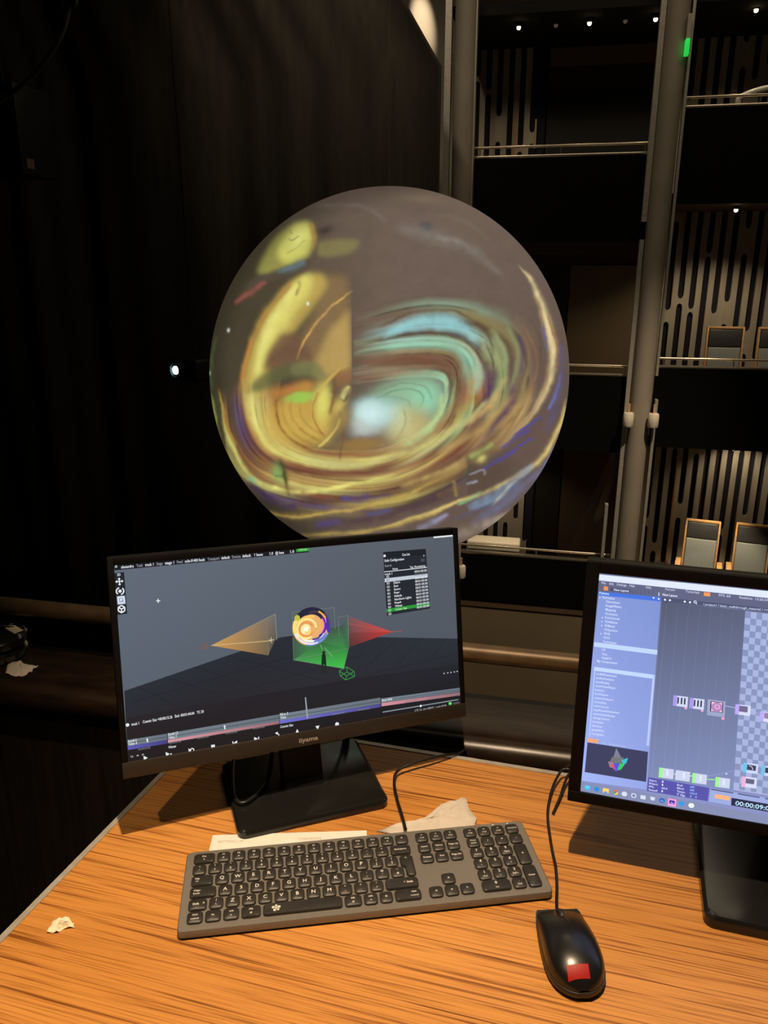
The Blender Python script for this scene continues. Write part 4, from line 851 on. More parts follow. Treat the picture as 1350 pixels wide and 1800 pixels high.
# cue list window
def cq(u, v):                                              # window coordinates 0..1
    a = (673.0 + (748 - 673) * u, 970.5 + (964.5 - 970.5) * u); b = (679.5 + (755.5 - 679.5) * u, 1082 + (1069.5 - 1082) * u)
    return (a[0] + (b[0] - a[0]) * v, a[1] + (b[1] - a[1]) * v)
def crect(u0, u1, v0, v1, c): p.poly([cq(u0, v0), cq(u1, v0), cq(u1, v1), cq(u0, v1)], c)
crect(0, 1, 0, 1, (40, 43, 50)); crect(0, 1, 0, 0.10, (34, 36, 42)); p.disc(cq(0.03, 0.06), 2.4, WH, 12)
def ct(t, u0, u1, v, h=4.4, c=WH): p.text(t, cq(u0, v), cq(u1, v), h, c)
ct('Cue List', 0.44, 0.62, 0.085); ct('Solis Configuration', 0.02, 0.48, 0.155); ct('Search', 0.02, 0.18, 0.235, 4, GR); crect(0.86, 0.96, 0.16, 0.21, (70, 74, 80)); ct('>', 0.93, 0.96, 0.13, 4)
ct('Note', 0.20, 0.32, 0.295, 3.6); ct('Tag', 0.60, 0.68, 0.295, 3.6); ct('Remaining', 0.71, 0.96, 0.295, 3.6); crect(0.0, 1.0, 0.305, 0.318, (210, 214, 220))
crect(0, 1, 0.415, 0.475, (196, 204, 216)); crect(0, 1, 0.895, 0.950, (44, 150, 56))
ct('track 1', 0.01, 0.18, 0.365, 3.8)
names = ['', '', 'Stars', 'Sun', 'Storm', 'Pear', 'Nebula', 'Northern Lights', 'Peach', 'Winter', 'Cosmic Gas', '']
for i, nm in enumerate(names):
    v = 0.408 + i * 0.0535
    c = (110, 116, 126) if i == 1 else ((190, 240, 190) if i == 10 else WH)
    ct('GO', 0.04 + 0.0, 0.11, v, 4, c); ct('00:01:00.00', 0.70, 0.985, v - 0.03, 4.2, (225, 230, 236) if i != 1 else (110, 116, 126))
    if nm: ct(nm, 0.20, 0.20 + 0.024 * len(nm) + 0.03, v, 4.0, c)
# time line
p.text('track 1', (231, 1275.4), (244.5, 1273), 4.6, WH); p.disc((224, 1274), 2.8, WH, 12)
p.text('Cosmic Gas +00:00:15.26', (251, 1271), (303, 1262), 4.6, WH); p.text('End -00:01:44.04', (307.5, 1261), (341.5, 1255.3), 4.6, WH); p.text('TC 30', (346, 1254.4), (358, 1252.3), 4.6, WH)
def lane(a, b, g, k, cb):
    p.strip(a, b, g, (118, 130, 140), (104, 114, 124)); p.strip((a[0], a[1] + g * 0.45), (b[0], b[1] + g * 0.45), g * 0.2, (96, 106, 116), (86, 94, 104))
    p.strip((a[0] + 0.4, a[1] + g), (b[0] + 0.3, b[1] + g), k, cb, tuple(int(x * .72) for x in cb))
lane((224, 1300.5), (293.4, 1289.2), 10.5, 6.5, (96, 92, 176)); lane((294.4, 1288.8), (490, 1255.4), 11.5, 5, (214, 150, 160))
lane((490.8, 1255.0), (668.2, 1225.8), 11.5, 5.5, (112, 108, 206)); lane((669.6, 1227.6), (808.2, 1208.4), 8, 6, (212, 146, 158))
for t, a, b in (('Scroll 3', (225, 1305), (240, 1302.4)), ('Video 4', (225.5, 1310), (241, 1307.4)), ('Scroll 12', (295.5, 1293), (313, 1289.6)), ('Video 7', (296, 1298.6), (311, 1296)), ('Winter', (296, 1315.5), (310, 1313)), ('Fill in 3', (492, 1257.8), (506, 1255.4)), ('Video', (492.5, 1263.4), (503, 1261.6)), ('Cosmic Gas', (492.5, 1279.4), (515, 1275.6)), ('Slow fade', (670.5, 1233), (689, 1229.8))): p.text(t, a, b, 4.2, WH)
for a in ((243, 1318.6), (346, 1299), (396, 1290.6), (444, 1282), (297, 1307.6), (540, 1263.5), (584, 1257), (628, 1249.5), (712, 1235.5), (752, 1228.5), (793, 1223)): p.text('00:00:30.00', a, (a[0] + 21, a[1] - 3.6), 3.2, (120, 124, 128))
p.poly([(535.4, 1225.5), (537.6, 1225.2), (541.6, 1262), (538.6, 1262.5)], (150, 156, 164))
p.strip((672, 1250.4), (805, 1228.4), 2.2, (128, 138, 144)); p.disc((739, 1240.6), 2.2, WH, 10); p.text('LTC 2.1, mtr 200075  |  tools 0/100', (729, 1250), (784, 1241), 3.4, (170, 176, 180)); p.poly([(788, 1234.4), (793, 1233.6), (793.4, 1238), (788.4, 1238.8)], (110, 220, 120)); p.text('15/07/24', (796, 1237.8), (807, 1236), 3.2, (120, 126, 130))
for x, y in ((258.5, 1300.5), (394.5, 1277.5)): p.poly([(x - 2.2, y), (x, y - 3.6), (x + 2.4, y - 0.6)], WH); p.line((x + 0.2, y - 1), (x + 0.8, y + 4), 2, WH)
p.poly([(252, 1328), (252.8, 1336.4), (259.4, 1331.4)], WH)
p.poly([(291, 1321.5), (291.8, 1329.5), (298, 1324.6)], WH); p.line((299, 1325), (302, 1324.5), 1.6, WH)
p.poly([(331, 1315), (331.6, 1322), (336, 1318)], WH); p.disc((337.6, 1318), 3.6, WH, 12, 2.0)
p.poly([(370.6, 1309.2), (377.2, 1308.2), (378, 1315), (371.4, 1316)], WH)
p.poly([(416.4, 1301), (417, 1308.6), (410.4, 1305.6)], WH); p.line((409, 1302.6), (409.7, 1308.6), 1.6, WH)
p.poly([(446.2, 1295), (446.8, 1302.6), (453, 1298)], WH); p.line((454.2, 1294.6), (454.9, 1301), 1.6, WH)
p.disc((487, 1292.2), 3.6, WH, 12, 2.2, -110, 120); p.poly([(483, 1288), (488, 1285.8), (487.6, 1291)], WH)
p.poly([(522, 1281), (518.6, 1289), (525.8, 1287.8)], WH); p.poly([(554, 1276), (561, 1274.8), (558.2, 1282.4)], WH); p.disc((592, 1272.6), 3.6, WH, 14)
for x, y, t in ((230, 1331, '1s'), (240, 1329, 'o'), (249, 1327.4, 'o')): p.text(t, (x, y), (x + 4, y - 0.6), 3.4, (200, 204, 208))
for i, x in enumerate((780, 786.5, 792, 798, 803)): p.disc((x, 1183.4 - i * 0.9), 1.3, (200, 205, 210), 8)
p.build('screen_picture', scr1)

# ---- right monitor
YB2 = math.radians(-16.6)
b2l = Vector((0.369, 0.731, 0)); ex2 = Vector((math.cos(YB2), math.sin(YB2), 0)); bk2 = Vector((-math.sin(YB2), math.cos(YB2), 0))
b2c = b2l + ex2 * 0.13 + bk2 * 0.10
b2c.z = 0.0003
m2 = empty('monitor', b2c, YB2, 'right monitor with thick black bezel showing a blue node editor', 'monitor', 'two monitors on the desk')
ax2 = axes(-0.287, 0.05, 0.0); W2, H2 = 0.5061, 0.285
c2 = Vector((0.2435, 0.835, 0.1071)) + ax2[0] * (W2 / 2)
P2, chin2, scr2 = monitor(m2, c2, ax2, W2, H2, 0.0150, 0.0135, 0.0150, 0.045, 'bezel', 'bezel')
MB().prism(rrect(-0.13, 0.13, -0.10, 0.10, 0.012), 0.0, 0.016, 0.004).build('base_plate', 'gloss', m2, 40)
MB().box(-0.045, 0.045, 0.045, 0.085, 0.014, 0.26).build('neck', 'black', m2)
p = Print(c2, *ax2, 0.000758); p.gain = 1.16
def q2(x, y): return (980 + x / 3.6, 960 + y / 3.6)
def poly2(pts, c): p.poly([q2(*a) for a in pts], c)
def line2(a, b, t, c): p.line(q2(*a), q2(*b), t, c)
def text2(t, a, b, h, c): p.text(t, q2(*a), q2(*b), h, c)
hw = W2 / 2
p.raw([(-hw, 0), (hw, 0), (hw, H2), (-hw, H2)], [[0, 1, 2, 3]], [lin((132, 140, 190)), lin((132, 140, 190)), lin((96, 102, 130)), lin((96, 102, 130))])
XR = 3000                                                   # the picture goes on beyond the frame edge
def sl(x, y, k): return y + (XR - x) * k
poly2([(262, 178), (XR, sl(262, 178, .099)), (XR, sl(262, 222, .102)), (258, 216)], (214, 222, 244))          # title bar
poly2([(258, 216), (XR, sl(258, 216, .105)), (XR, sl(258, 300, .112)), (254, 300)], (94, 98, 126))
for t, a, b in (('File', (278, 238), (306, 241)), ('Edit', (327, 243), (356, 246)), ('Dialogs', (375, 248), (437, 254)), ('Help', (455, 255), (488, 259)), ('Wiki', (556, 267), (592, 270)), ('Forum', (682, 278), (742, 284)), ('Tutorials', (808, 291), (898, 301)), ('FPS 60', (1020, 316), (1094, 324)), ('Realtime  13:26:24', (1150, 330), (1330, 348))): text2(t, a, b, 3.6, (190, 194, 220))
poly2([(293, 253), (319, 255), (319, 281), (292, 279)], (240, 140, 76)); poly2([(926, 290), (966, 294), (966, 318), (926, 314)], (240, 150, 92))
poly2([(334, 262), (462, 274), (462, 294), (333, 283)], (70, 76, 104)); text2('New Layout', (356, 281), (452, 290), 3.6, (226, 230, 250))
for x in range(475, 630, 26): line2((x, 280), (x - 1, 302), 1, (78, 84, 112))
text2('New Layout', (664, 312), (758, 321), 3.6, (226, 230, 250)); line2((642, 292), (641, 314), 1.4, (200, 206, 230))
# left palette
poly2([(262, 286), (655, 326), (562, 1540), (146, 1482)], [(128, 146, 206), (122, 140, 200), (142, 158, 220), (156, 174, 234)])
poly2([(262, 286), (655, 322), (652, 350), (259, 308)], (70, 112, 214)); text2('Palette', (264, 301), (326, 308), 3.6, (210, 220, 250))
p.disc(q2(608, 326), 1.4, (220, 226, 250), 8); p.disc(q2(640, 333), 1.4, (220, 226, 250), 8)
TX = (206, 216, 246)
for i, (t, x, wd) in enumerate((('Derivative', 284, 78), ('Generators', 306, 88), ('ImageFilters', 304, 100), ('Mapping', 303, 66), ('Occlusion', 300, 80), ('PointClouds', 300, 92), ('TDAbleton', 297, 82), ('TDMorph', 295, 68), ('TDSynchro', 293, 86), ('TDVR', 291, 42), ('TDVS', 288, 42), ('Techniques', 287, 86))):
    y = 330 + i * 25.4; text2(t, (x, y), (x + wd, y + wd * .11), 3.8, TX)
    if i in (0, 5, 6, 7, 9): poly2([(x - 18, y - 12), (x - 10, y - 5), (x - 19, y)], TX)
poly2([(232, 606), (632, 656), (630, 686), (230, 634)], (184, 206, 244))
for t, x, y, wd in (('UI', 281, 660, 18), ('Vive', 280, 688, 34), ('WebRTC', 278, 712, 64), ('My Components', 250, 732, 128)): text2(t, (x, y), (x + wd, y + wd * .11), 3.8, TX)
poly2([(232, 762), (604, 812), (602, 838), (230, 786)], (184, 206, 244)); poly2([(603, 812), (618, 814), (578, 1262), (563, 1260)], (174, 192, 238)); poly2([(232, 786), (240, 787), (206, 1206), (198, 1205)], (168, 190, 238))
for i, t in enumerate(('arcBallGeometry', 'audioAnalysis', 'autoRotate', 'autoVideoPlayer', 'battery', 'birdViewer', 'cameraViewport', 'chromaKey', 'colorCurves', 'copyPasteDimensions', 'customAttributes', 'debugControl', 'forceGui', 'fontGrp', 'graphPlot', 'histogram')):
    y = 812 + i * 25.2; x = 246 - i * 2.1; text2(t, (x, y), (x + 8.6 * len(t), y + 1.1 * len(t)), 3.6, TX)
poly2([(190, 1214), (256, 1222), (255, 1246), (189, 1238)], (240, 160, 112)); text2('File   Experiments', (280, 1250), (430, 1270), 3.4, (170, 182, 224))
poly2([(190, 1240), (573, 1300), (560, 1490), (172, 1428)], (58, 62, 92))
for pts, c in (([(372, 1275), (404, 1338), (352, 1342)], (120, 122, 140)), ([(345, 1332), (420, 1336), (404, 1372), (326, 1372)], (110, 112, 116)), ([(405, 1352), (446, 1338), (436, 1370), (414, 1386)], (60, 180, 190)), ([(320, 1360), (362, 1372), (372, 1410), (330, 1396)], (156, 120, 130)), ([(352, 1370), (398, 1376), (372, 1428)], (80, 80, 220)), ([(395, 1372), (428, 1376), (402, 1412), (376, 1418)], (60, 190, 90)), ([(332, 1380), (358, 1382), (368, 1424)], (210, 80, 110))): poly2(pts, c)
# node canvas
poly2([(660, 352), (1186, 408), (1110, 1540), (574, 1465)], [(82, 88, 110), (88, 94, 118), (124, 136, 178), (120, 132, 174)])
for i in range(7):
    x = 690 + i * 70; poly2([(x, 362 + i * 8), (x + 3, 362 + i * 8), (x - 92, 1460 + i * 10), (x - 95, 1460 + i * 10)], [(96, 103, 128), (96, 103, 128), (132, 144, 186), (132, 144, 186)])
poly2([(660, 322), (1332, 392), (1331, 412), (659, 352)], (76, 82, 108)); text2('/ project1 / basic_walkthrough_material / ++', (920, 372), (1330, 410), 3.4, (190, 198, 226))
for x, y in ((680, 338), (711, 341), (805, 350), (838, 354)): p.disc(q2(x, y), 1.6, (224, 230, 250), 10)
p.disc(q2(870, 352), 2.2, (224, 230, 250), 12, 1.3); line2((876, 358), (882, 366), 1, (224, 230, 250))
# chequer board to the right
kx, ky = 36, 40
poly2([(1188, 410), (XR, sl(1188, 410, .115)), (XR, sl(1112, 1545, .16)), (1112, 1540)], (160, 172, 212))
for i in range(8):
    for j in range(28):
        if (i + j) % 2: continue
        f = lambda u, v: (1188 - 76 * v / 28.2 + (u * kx), 412 + v * ky + u * kx * (0.118 + 0.04 * v / 28))
        poly2([f(i, j), f(i + 1, j), f(i + 1, j + 1), f(i, j + 1)], (130, 141, 180))
def node(x, y, w_, h_, c, tab=None, k=.13):
    poly2([(x, y), (x + w_, y + w_ * k), (x + w_ - 5, y + h_ + w_ * k), (x - 5, y + h_)], c)
    if tab: poly2([(x, y), (x + w_ * .26, y + w_ * .26 * k), (x + w_ * .26 - 5, y + h_ + w_ * .26 * k), (x - 5, y + h_)], tab)
for x, y in ((734, 940), (838, 956)):
    node(x, y, 92, 66, (200, 206, 232), (160, 146, 226))
    for d in (30, 52, 72): line2((x + d, y + 10 + d * .13), (x + d - 3, y + 50 + d * .13), 2.2, (50, 52, 76))
    p.disc(q2(x + 77, y + 82), 2.2, (240, 160, 190), 8)
node(950, 966, 112, 100, (150, 158, 192)); poly2([(968, 978), (1048, 988), (1044, 1052), (964, 1042)], (36, 36, 60)); poly2([(974, 982), (1042, 990), (1039, 1048), (971, 1040)], (236, 200, 224)); p.disc(q2(1007, 1016), 8, (176, 130, 180), 16); p.disc(q2(1010, 1014), 4, (220, 180, 216), 12, 2.6); p.disc(q2(1046, 1088), 2.4, (240, 150, 190), 8)
line2((1060, 1008), (1125, 1020), 1, (190, 180, 232)); node(1126, 996, 96, 64, (206, 212, 238), (176, 164, 236)); poly2([(1150, 1006), (1204, 1013), (1201, 1050), (1147, 1043)], (110, 100, 140)); p.line(q2(1222, 1035), q2(1275, 1060), 0.8, (180, 176, 228)); node(1280, 1042, 100, 62, (206, 212, 238), (176, 164, 236)); poly2([(1308, 1050), (1350, 1056), (1347, 1092), (1305, 1086)], (150, 120, 160))
for x, y, tb in ((644, 1397, True), (748, 1413, False), (854, 1431, True), (1000, 1456, True)):
    node(x, y, 92, 62, (196, 203, 228), (150, 236, 140) if tb else None, .14); line2((x + 52, y + 16), (x + 50, y + 52), 2.2, (222, 228, 246))
for a, b in (((735, 1438), (748, 1440)), ((838, 1452), (852, 1450))): line2(a, b, 1.4, (200, 230, 200))
line2((946, 1472), (996, 1474), 1.6, (150, 226, 150)); line2((950, 1452), (1110, 1418), 0.8, (140, 154, 200)); p.disc(q2(1068, 1437), 1.6, (190, 206, 236), 6)
for x, y, w_ in ((1176, 1365, 94), (1290, 1384, 90)): node(x, y, w_, 62, (196, 204, 236), (110, 186, 222)); poly2([(x + 24, y + 12), (x + w_ - 14, y + 22), (x + w_ - 17, y + 54), (x + 21, y + 46)], (58, 62, 86))
p.path([q2(1210, 1385), q2(1228, 1392), q2(1236, 1412)], 1, (210, 216, 236)); node(1166, 1452, 96, 66, (204, 210, 236), (226, 170, 204)); poly2([(1192, 1466), (1246, 1474), (1242, 1504), (1188, 1496)], (96, 98, 124))
# table, time code, task bar
poly2([(574, 1458), (960, 1526), (950, 1610), (566, 1546)], (84, 82, 164))
for i, (a, b, c, d) in enumerate((('Start:', '1', 'End:', '600'), ('RStart:', '1', 'REnd:', '600'), ('FPS:', '60.0', 'Tempo:', '120.0'), ('Resetf:', '1', 'T Sig:', '4   4'))):
    y = 1482 + i * 20
    text2(a, (580 - i, y), (580 - i + 8 * len(a), y + 1.3 * len(a)), 3.4, TX); text2(b, (660 - i, y + 10), (660 - i + 9 * len(b), y + 10 + 1.4 * len(b)), 3.4, TX); text2(c, (756 - i, y + 30), (756 - i + 9 * len(c), y + 30 + 1.4 * len(c)), 3.4, TX); text2(d, (838 - i, y + 42), (838 - i + 9 * len(d), y + 42 + 1.4 * len(d)), 3.4, (150, 190, 250))
poly2([(968, 1528), (XR, sl(968, 1528, .17)), (XR, sl(968, 1620, .175)), (956, 1612)], (150, 164, 214))
for x0, x1 in ((970, 1112), (1140, 1278), (1312, 1480)): poly2([(x0, 1530 + (x0 - 970) * .17), (x1, 1530 + (x1 - 970) * .17), (x1, 1538 + (x1 - 970) * .17), (x0, 1538 + (x0 - 970) * .17)], (84, 90, 130))
poly2([(996, 1564), (1090, 1580), (1088, 1606), (993, 1590)], (244, 172, 120))
poly2([(1100, 1588), (1700, 1690), (1696, 1742), (1097, 1636)], (40, 44, 70)); text2('00:00:09:06', (1123, 1634), (1362, 1674), 7.6, (190, 228, 252))
poly2([(146, 1482), (XR, sl(146, 1482, .186)), (XR, sl(146, 1548, .186)), (146, 1546)], (128, 136, 172))
TB = lambda x: 1524 + (x - 190) * 0.172
for x, c in ((190, (70, 190, 226)), (248, (40, 140, 210)), (365, (90, 170, 110)), (423, (206, 212, 232)), (482, (190, 198, 226)), (661, (40, 96, 190)), (784, (50, 150, 210)), (846, (226, 230, 244))): p.disc(q2(x, TB(x)), 4.4, c, 14)
for x in (177, 186, 195): poly2([(x, TB(x) - 8), (x + 7, TB(x) - 7), (x + 7, TB(x)), (x, TB(x) - 1)], (110, 214, 240))
poly2([(288, 1526), (326, 1532), (324, 1560), (286, 1554)], (246, 206, 96)); poly2([(296, 1546), (316, 1550), (315, 1560), (295, 1556)], (70, 150, 220))
p.disc(q2(365, TB(365)), 4.6, (226, 90, 70), 10, 2.2, 20, 150); p.disc(q2(365, TB(365)), 4.6, (240, 196, 70), 10, 2.2, -100, 20); p.disc(q2(365, TB(365)), 2.0, (70, 130, 226), 10)
p.disc(q2(482, TB(482)), 2.2, (110, 118, 150), 10); p.disc(q2(846, TB(846) - 5), 2.4, (226, 230, 244), 10)
poly2([(526, 1570), (558, 1576), (556, 1600), (524, 1594)], (206, 214, 238)); poly2([(586, 1580), (618, 1586), (612, 1606), (590, 1602)], (206, 214, 238))
poly2([(700, 1590), (752, 1600), (748, 1646), (696, 1637)], (238, 150, 210)); poly2([(708, 1602), (742, 1608), (740, 1630), (706, 1624)], (60, 50, 150)); text2('Ae', (713, 1624), (734, 1628), 3.6, (190, 170, 250)); text2('Ps', (652, 1612), (670, 1615), 3.2, (140, 200, 250))
p.build('screen_picture', scr2)

# ------------------------------------------------------------------ keyboard
KY = math.radians(8.02); U = 0.019
kb = empty('keyboard', (-0.2405, 0.8224, 0.0), KY, 'grey aluminium full-size keyboard with charcoal keys on the desk', 'keyboard')
MB().prism(rrect(-0.0088, 0.4325, -0.1122, 0.0162, 0.006), 0.0035, 0.0125, 0.0012).build('plate', 'plate', kb, 30)
MB().prism(rrect(-0.0075, 0.431, -0.1108, 0.015, 0.006), 0.0008, 0.0035).build('bottom_tray', 'black', kb, 30)
_kc = {}
def key(x0, x1, row, legend=(), poly=None, rows=1):
    g = 0.0013; a, b = x0 * U + g, x1 * U - g; y1 = -row * U + U / 2 - g; y0 = -(row + rows - 1) * U - U / 2 + g
    cx, cy = (a + b) / 2, (y0 + y1) / 2; w_, h_ = b - a, y1 - y0
    if poly is None:
        kk = (round(w_, 5), round(h_, 5))
        if kk not in _kc:
            mb = MB().prism(rrect(-w_ / 2, w_ / 2, -h_ / 2, h_ / 2, 0.0042, 4), 0.0125, 0.0162, 0.0012)
            o = mb.build('key', 'key', kb, 45); _kc[kk] = o.data
        else:
            o = bpy.data.objects.new('key', _kc[kk]); COL.objects.link(o); o.parent = kb
        o.location = (cx, cy, 0)
    else:
        o = MB().prism([(px - cx, py - cy) for px, py in poly], 0.0125, 0.0162, 0.0012).build('key', 'key', kb, 45); o.location = (cx, cy, 0)
    if legend:
        v = []; f = []
        for t, dx, dy, hgt in legend:
            gv, gf, gw = glyphs(t); s = hgt / 0.7; k = len(v)
            ww = min(gw * s, w_ * 0.86); sx = ww / gw
            v += [(dx - ww / 2 + x * sx, dy - hgt / 2 + y * s, 0.01632) for x, y in gv]; f += [[i + k for i in q] for q in gf]
        mesh_obj('key_legend', v, f, 'legend', o)
    return o
def two(a, b): return ((a, 0, 0.0035, 0.0028), (b, 0, -0.0030, 0.0032))
def big(a): return ((a, 0, 0.0004, 0.0050),)
def small(a): return ((a, 0, 0.0, 0.0026),)
key(0, 1.5, 0, (('Esc', 0, 0.0025, 0.0028), ('o', 0, -0.0025, 0.0028)))
for i in range(12): key(1.5 + i, 2.5 + i, 0, (('F%d' % (i + 1), 0, 0.0030, 0.0026), ('=' if i % 2 else 'x', 0, -0.0025, 0.003)))
key(13.5, 14.5, 0, (('*', 0, 0, 0.004),))
for i, (a, b) in enumerate((('¬', '`'), ('!', '1'), ('"', '2'), ('£', '3'), ('$', '4'), ('%', '5'), ('^', '6'), ('&', '7'), ('*', '8'), ('(', '9'), (')', '0'), ('_', '-'), ('+', '='))): key(i, i + 1, 1, two(a, b))
key(13, 14.5, 1, small('Backspace'))
key(0, 1.5, 2, (('Tab', -0.006, 0.0022, 0.0026), ('<>', -0.006, -0.002, 0.0024)))
for i, a in enumerate('QWERTYUIOP'): key(1.5 + i, 2.5 + i, 2, big(a))
key(11.5, 12.5, 2, two('{', '[')); key(12.5, 13.5, 2, two('}', ']'))
g = 0.0013; X0, Xm, X1 = 13.5 * U + g, 13.75 * U + g, 14.5 * U - g; YT, YM, YB = -2 * U + U / 2 - g, -3 * U + U / 2 - g * 0.3, -3 * U - U / 2 + g
key(13.5, 14.5, 2, (('<-', 0.0, 0.012, 0.003),), [(Xm + 0.003, YB), (X1 - 0.003, YB), (X1, YB + 0.003), (X1, YT - 0.003), (X1 - 0.003, YT), (X0 + 0.003, YT), (X0, YT - 0.003), (X0, YM + 0.003), (X0 + 0.002, YM), (Xm, YM - 0.002), (Xm, YB + 0.003)], 2)
key(0, 1.75, 3, (('Caps', -0.007, 0.0022, 0.0028), ('Lock', -0.007, -0.0025, 0.0028)))
for i, a in enumerate('ASDFGHJKL'): key(1.75 + i, 2.75 + i, 3, big(a))
key(10.75, 11.75, 3, two(':', ';')); key(11.75, 12.75, 3, two('@', "'")); key(12.75, 13.75, 3, two('~', '#'))
key(0, 1.25, 4, (('Shift', -0.002, 0, 0.0030), ('^', 0.007, 0, 0.004))); key(1.25, 2.25, 4, two('|', '\\'))
for i, a in enumerate('ZXCVBNM'): key(2.25 + i, 3.25 + i, 4, big(a))
for i, (a, b) in enumerate((('<', ','), ('>', '.'), ('?', '/'))): key(9.25 + i, 10.25 + i, 4, two(a, b))
key(12.25, 14.5, 4, (('^ Shift', 0.008, 0, 0.0032),))
key(0, 1.08, 5, (('Ctrl', 0, 0.0028, 0.0026), ('control', 0, -0.0028, 0.0022))); key(1.08, 2.16, 5, small('Fn'))
key(2.16, 3.24, 5, (('win', 0, 0.0028, 0.0026), ('o', 0, -0.0028, 0.0026))); key(3.24, 4.55, 5, (('Alt', 0, 0.0028, 0.0028), ('#', 0, -0.0028, 0.003)))
sp = key(4.55, 9.55, 5)
mb = MB()
for a, r, d in ((20, 0.0020, 0.0034), (90, 0.0016, 0.0034), (160, 0.0019, 0.0036), (240, 0.0018, 0.0034), (310, 0.0015, 0.0034), (0, 0.0014, 0.0)):
    cx, cy = -0.031 + d * math.cos(math.radians(a)), d * math.sin(math.radians(a)); mb.add([(cx + r * math.cos(math.radians(40 * i)), cy + r * math.sin(math.radians(40 * i)), 0.01632) for i in range(9)], [list(range(9))])
mb.build('key_legend', 'legend', sp)
key(9.55, 10.75, 5, (('Alt', 0, 0.0028, 0.0028), ('#', 0, -0.0028, 0.003))); key(10.75, 11.75, 5, (('win', 0, 0.0028, 0.0026), ('o', 0, -0.0028, 0.0026))); key(11.75, 12.7, 5, (('=', 0, 0, 0.004),)); key(12.7, 14.5, 5, (('Ctrl', 0.0075, 0.0028, 0.0026), ('control', 0.0075, -0.0028, 0.0022)))
NX = 14.9
for i, t in enumerate(('F13', 'F14', 'F15')): key(NX + i, NX + i + 1, 0, (('x', 0, 0.003, 0.0026), (t, 0, -0.0025, 0.0024)))
for r, row in ((1, ('Insert', 'Home', 'Page Up')), (2, ('Delete', 'End', 'Page Dn'))):
    for i, t in enumerate(row): key(NX + i, NX + i + 1, r, small(t))
key(NX + 1, NX + 2, 4, (('^', 0, -0.001, 0.004),))
for i, t in enumerate('<v>'): key(NX + i, NX + i + 1, 5, ((t, 0, 0, 0.0036),))
PX = 18.3
for i, t in enumerate(('F16', 'F17', 'F18')): key(PX + i, PX + i + 1, 0, (('o', 0, 0.003, 0.003), (t, 0, -0.0028, 0.0026)))
key(PX + 3, PX + 4, 0, small('numeric'))
key(PX, PX + 1, 1, (('Num', 0, 0.0026, 0.0026), ('Lock', 0, -0.0022, 0.0026)))
for i, t in enumerate('/*-'): key(PX + 1 + i, PX + 2 + i, 1, ((t, 0, 0, 0.0036),))
for r, row in ((2, (('7', 'Home'), ('8', '^'), ('9', 'PgUp'))), (3, (('4', '<'), ('5', ' .'), ('6', '>'))), (4, (('1', 'End'), ('2', 'v'), ('3', 'PgDn')))):
    for i, (a, b) in enumerate(row): key(PX + i, PX + i + 1, r, ((a, 0, 0.0030, 0.0042), (b, 0, -0.0040, 0.0024)))
key(PX + 3, PX + 4, 2, (('+', 0, 0, 0.0036),), None, 2); key(PX + 3, PX + 4, 4, small('Enter'), None, 2)
key(PX, PX + 2, 5, (('0', 0, 0.0030, 0.0042), ('Ins', 0, -0.0040, 0.0024))); key(PX + 2, PX + 3, 5, (('.', 0, 0.003, 0.003), ('Del', 0, -0.0030, 0.0026)))
for i, x in enumerate((0.368, 0.392, 0.412)):
    o = MB().prism(rrect(x - 0.0012, x + 0.0012, 0.0118, 0.0136, 0.0005), 0.0124, 0.0127).build('status_light', 'red' if i == 0 else 'legend', kb)
kc = [(713, 1458, 0.010), (707, 1435, 0.006), (698, 1405, 0.005), (693, 1375, 0.006), (699, 1355, 0.010), (725, 1342, 0.014), (760, 1332, 0.014), (785, 1327, 0.010), (803, 1325, 0.004)]
pts = catmull([on_z(x, y, z) for x, y, z in kc])
e2 = on_z(803, 1325, 0.004)
pts = pts + catmull([e2, e2 + Vector((0.008, 0.003, 0.0)), e2 + Vector((0.014, 0.012, -0.004)), e2 + Vector((0.018, 0.016, -0.03))])[1:]
o = MB().tube(pts, 0.0022, 8)
mesh_obj('keyboard_cable', o.v, o.f, 'cable', kb, 60, world=True)

# ------------------------------------------------------------------ mouse
MY = math.radians(2.5)
mo = empty('mouse', (0.2045, 0.689, 0.0), MY, 'black wired computer mouse with a red tape sticker', 'mouse')
LX, LW = 0.0555, 0.0310
def mshape(t):                                             # t -1 (back) .. 1 (front): half width, crest height
    if t >= -0.2: hw_ = LW * (1 - 0.20 * (max(0, t + 0.2) / 1.2) ** 1.7 - 0.06 * max(0, t) ** 12)
    else: hw_ = LW * max(0.0, 1 - ((-t - 0.2) / 0.8) ** 2.6) ** 0.5
    hgt = 0.036 * (1 - 0.55 * max(0, t + 0.15) ** 1.7) * (max(0, 1 - max(0, -t - 0.05) ** 2.8)) ** 0.55
    return hw_, max(hgt, 0.0)
def msurf(t, u, off=0.0):                                  # u -1..1 across
    hw_, hg = mshape(t); y = t * LX
    x = hw_ * math.sin(u * math.pi / 2); c = max(0.0, math.cos(u * math.pi / 2)) ** 0.62
    return Vector((x, y, 0.009 + max(0.0, hg - 0.009) * c + off))
NT, NU = 40, 24; v = []; f = []
T = [-0.985 + 1.985 * i / (NT - 1) for i in range(NT)]
for t in T:
    for j in range(NU + 1): v.append(msurf(t, -1 + 2 * j / NU))
for i in range(NT - 1):
    for j in range(NU): k = i * (NU + 1) + j; f.append((k, k + 1, k + NU + 2, k + NU + 1))
f.append(tuple(range((NT - 1) * (NU + 1), NT * (NU + 1))))
mesh_obj('shell', v, f, 'mouse', mo, 50)
ring = [Vector((mshape(t)[0], t * LX, 0)) for t in T] + [Vector((-mshape(t)[0], t * LX, 0)) for t in reversed(T)]
k = len(ring); v = []
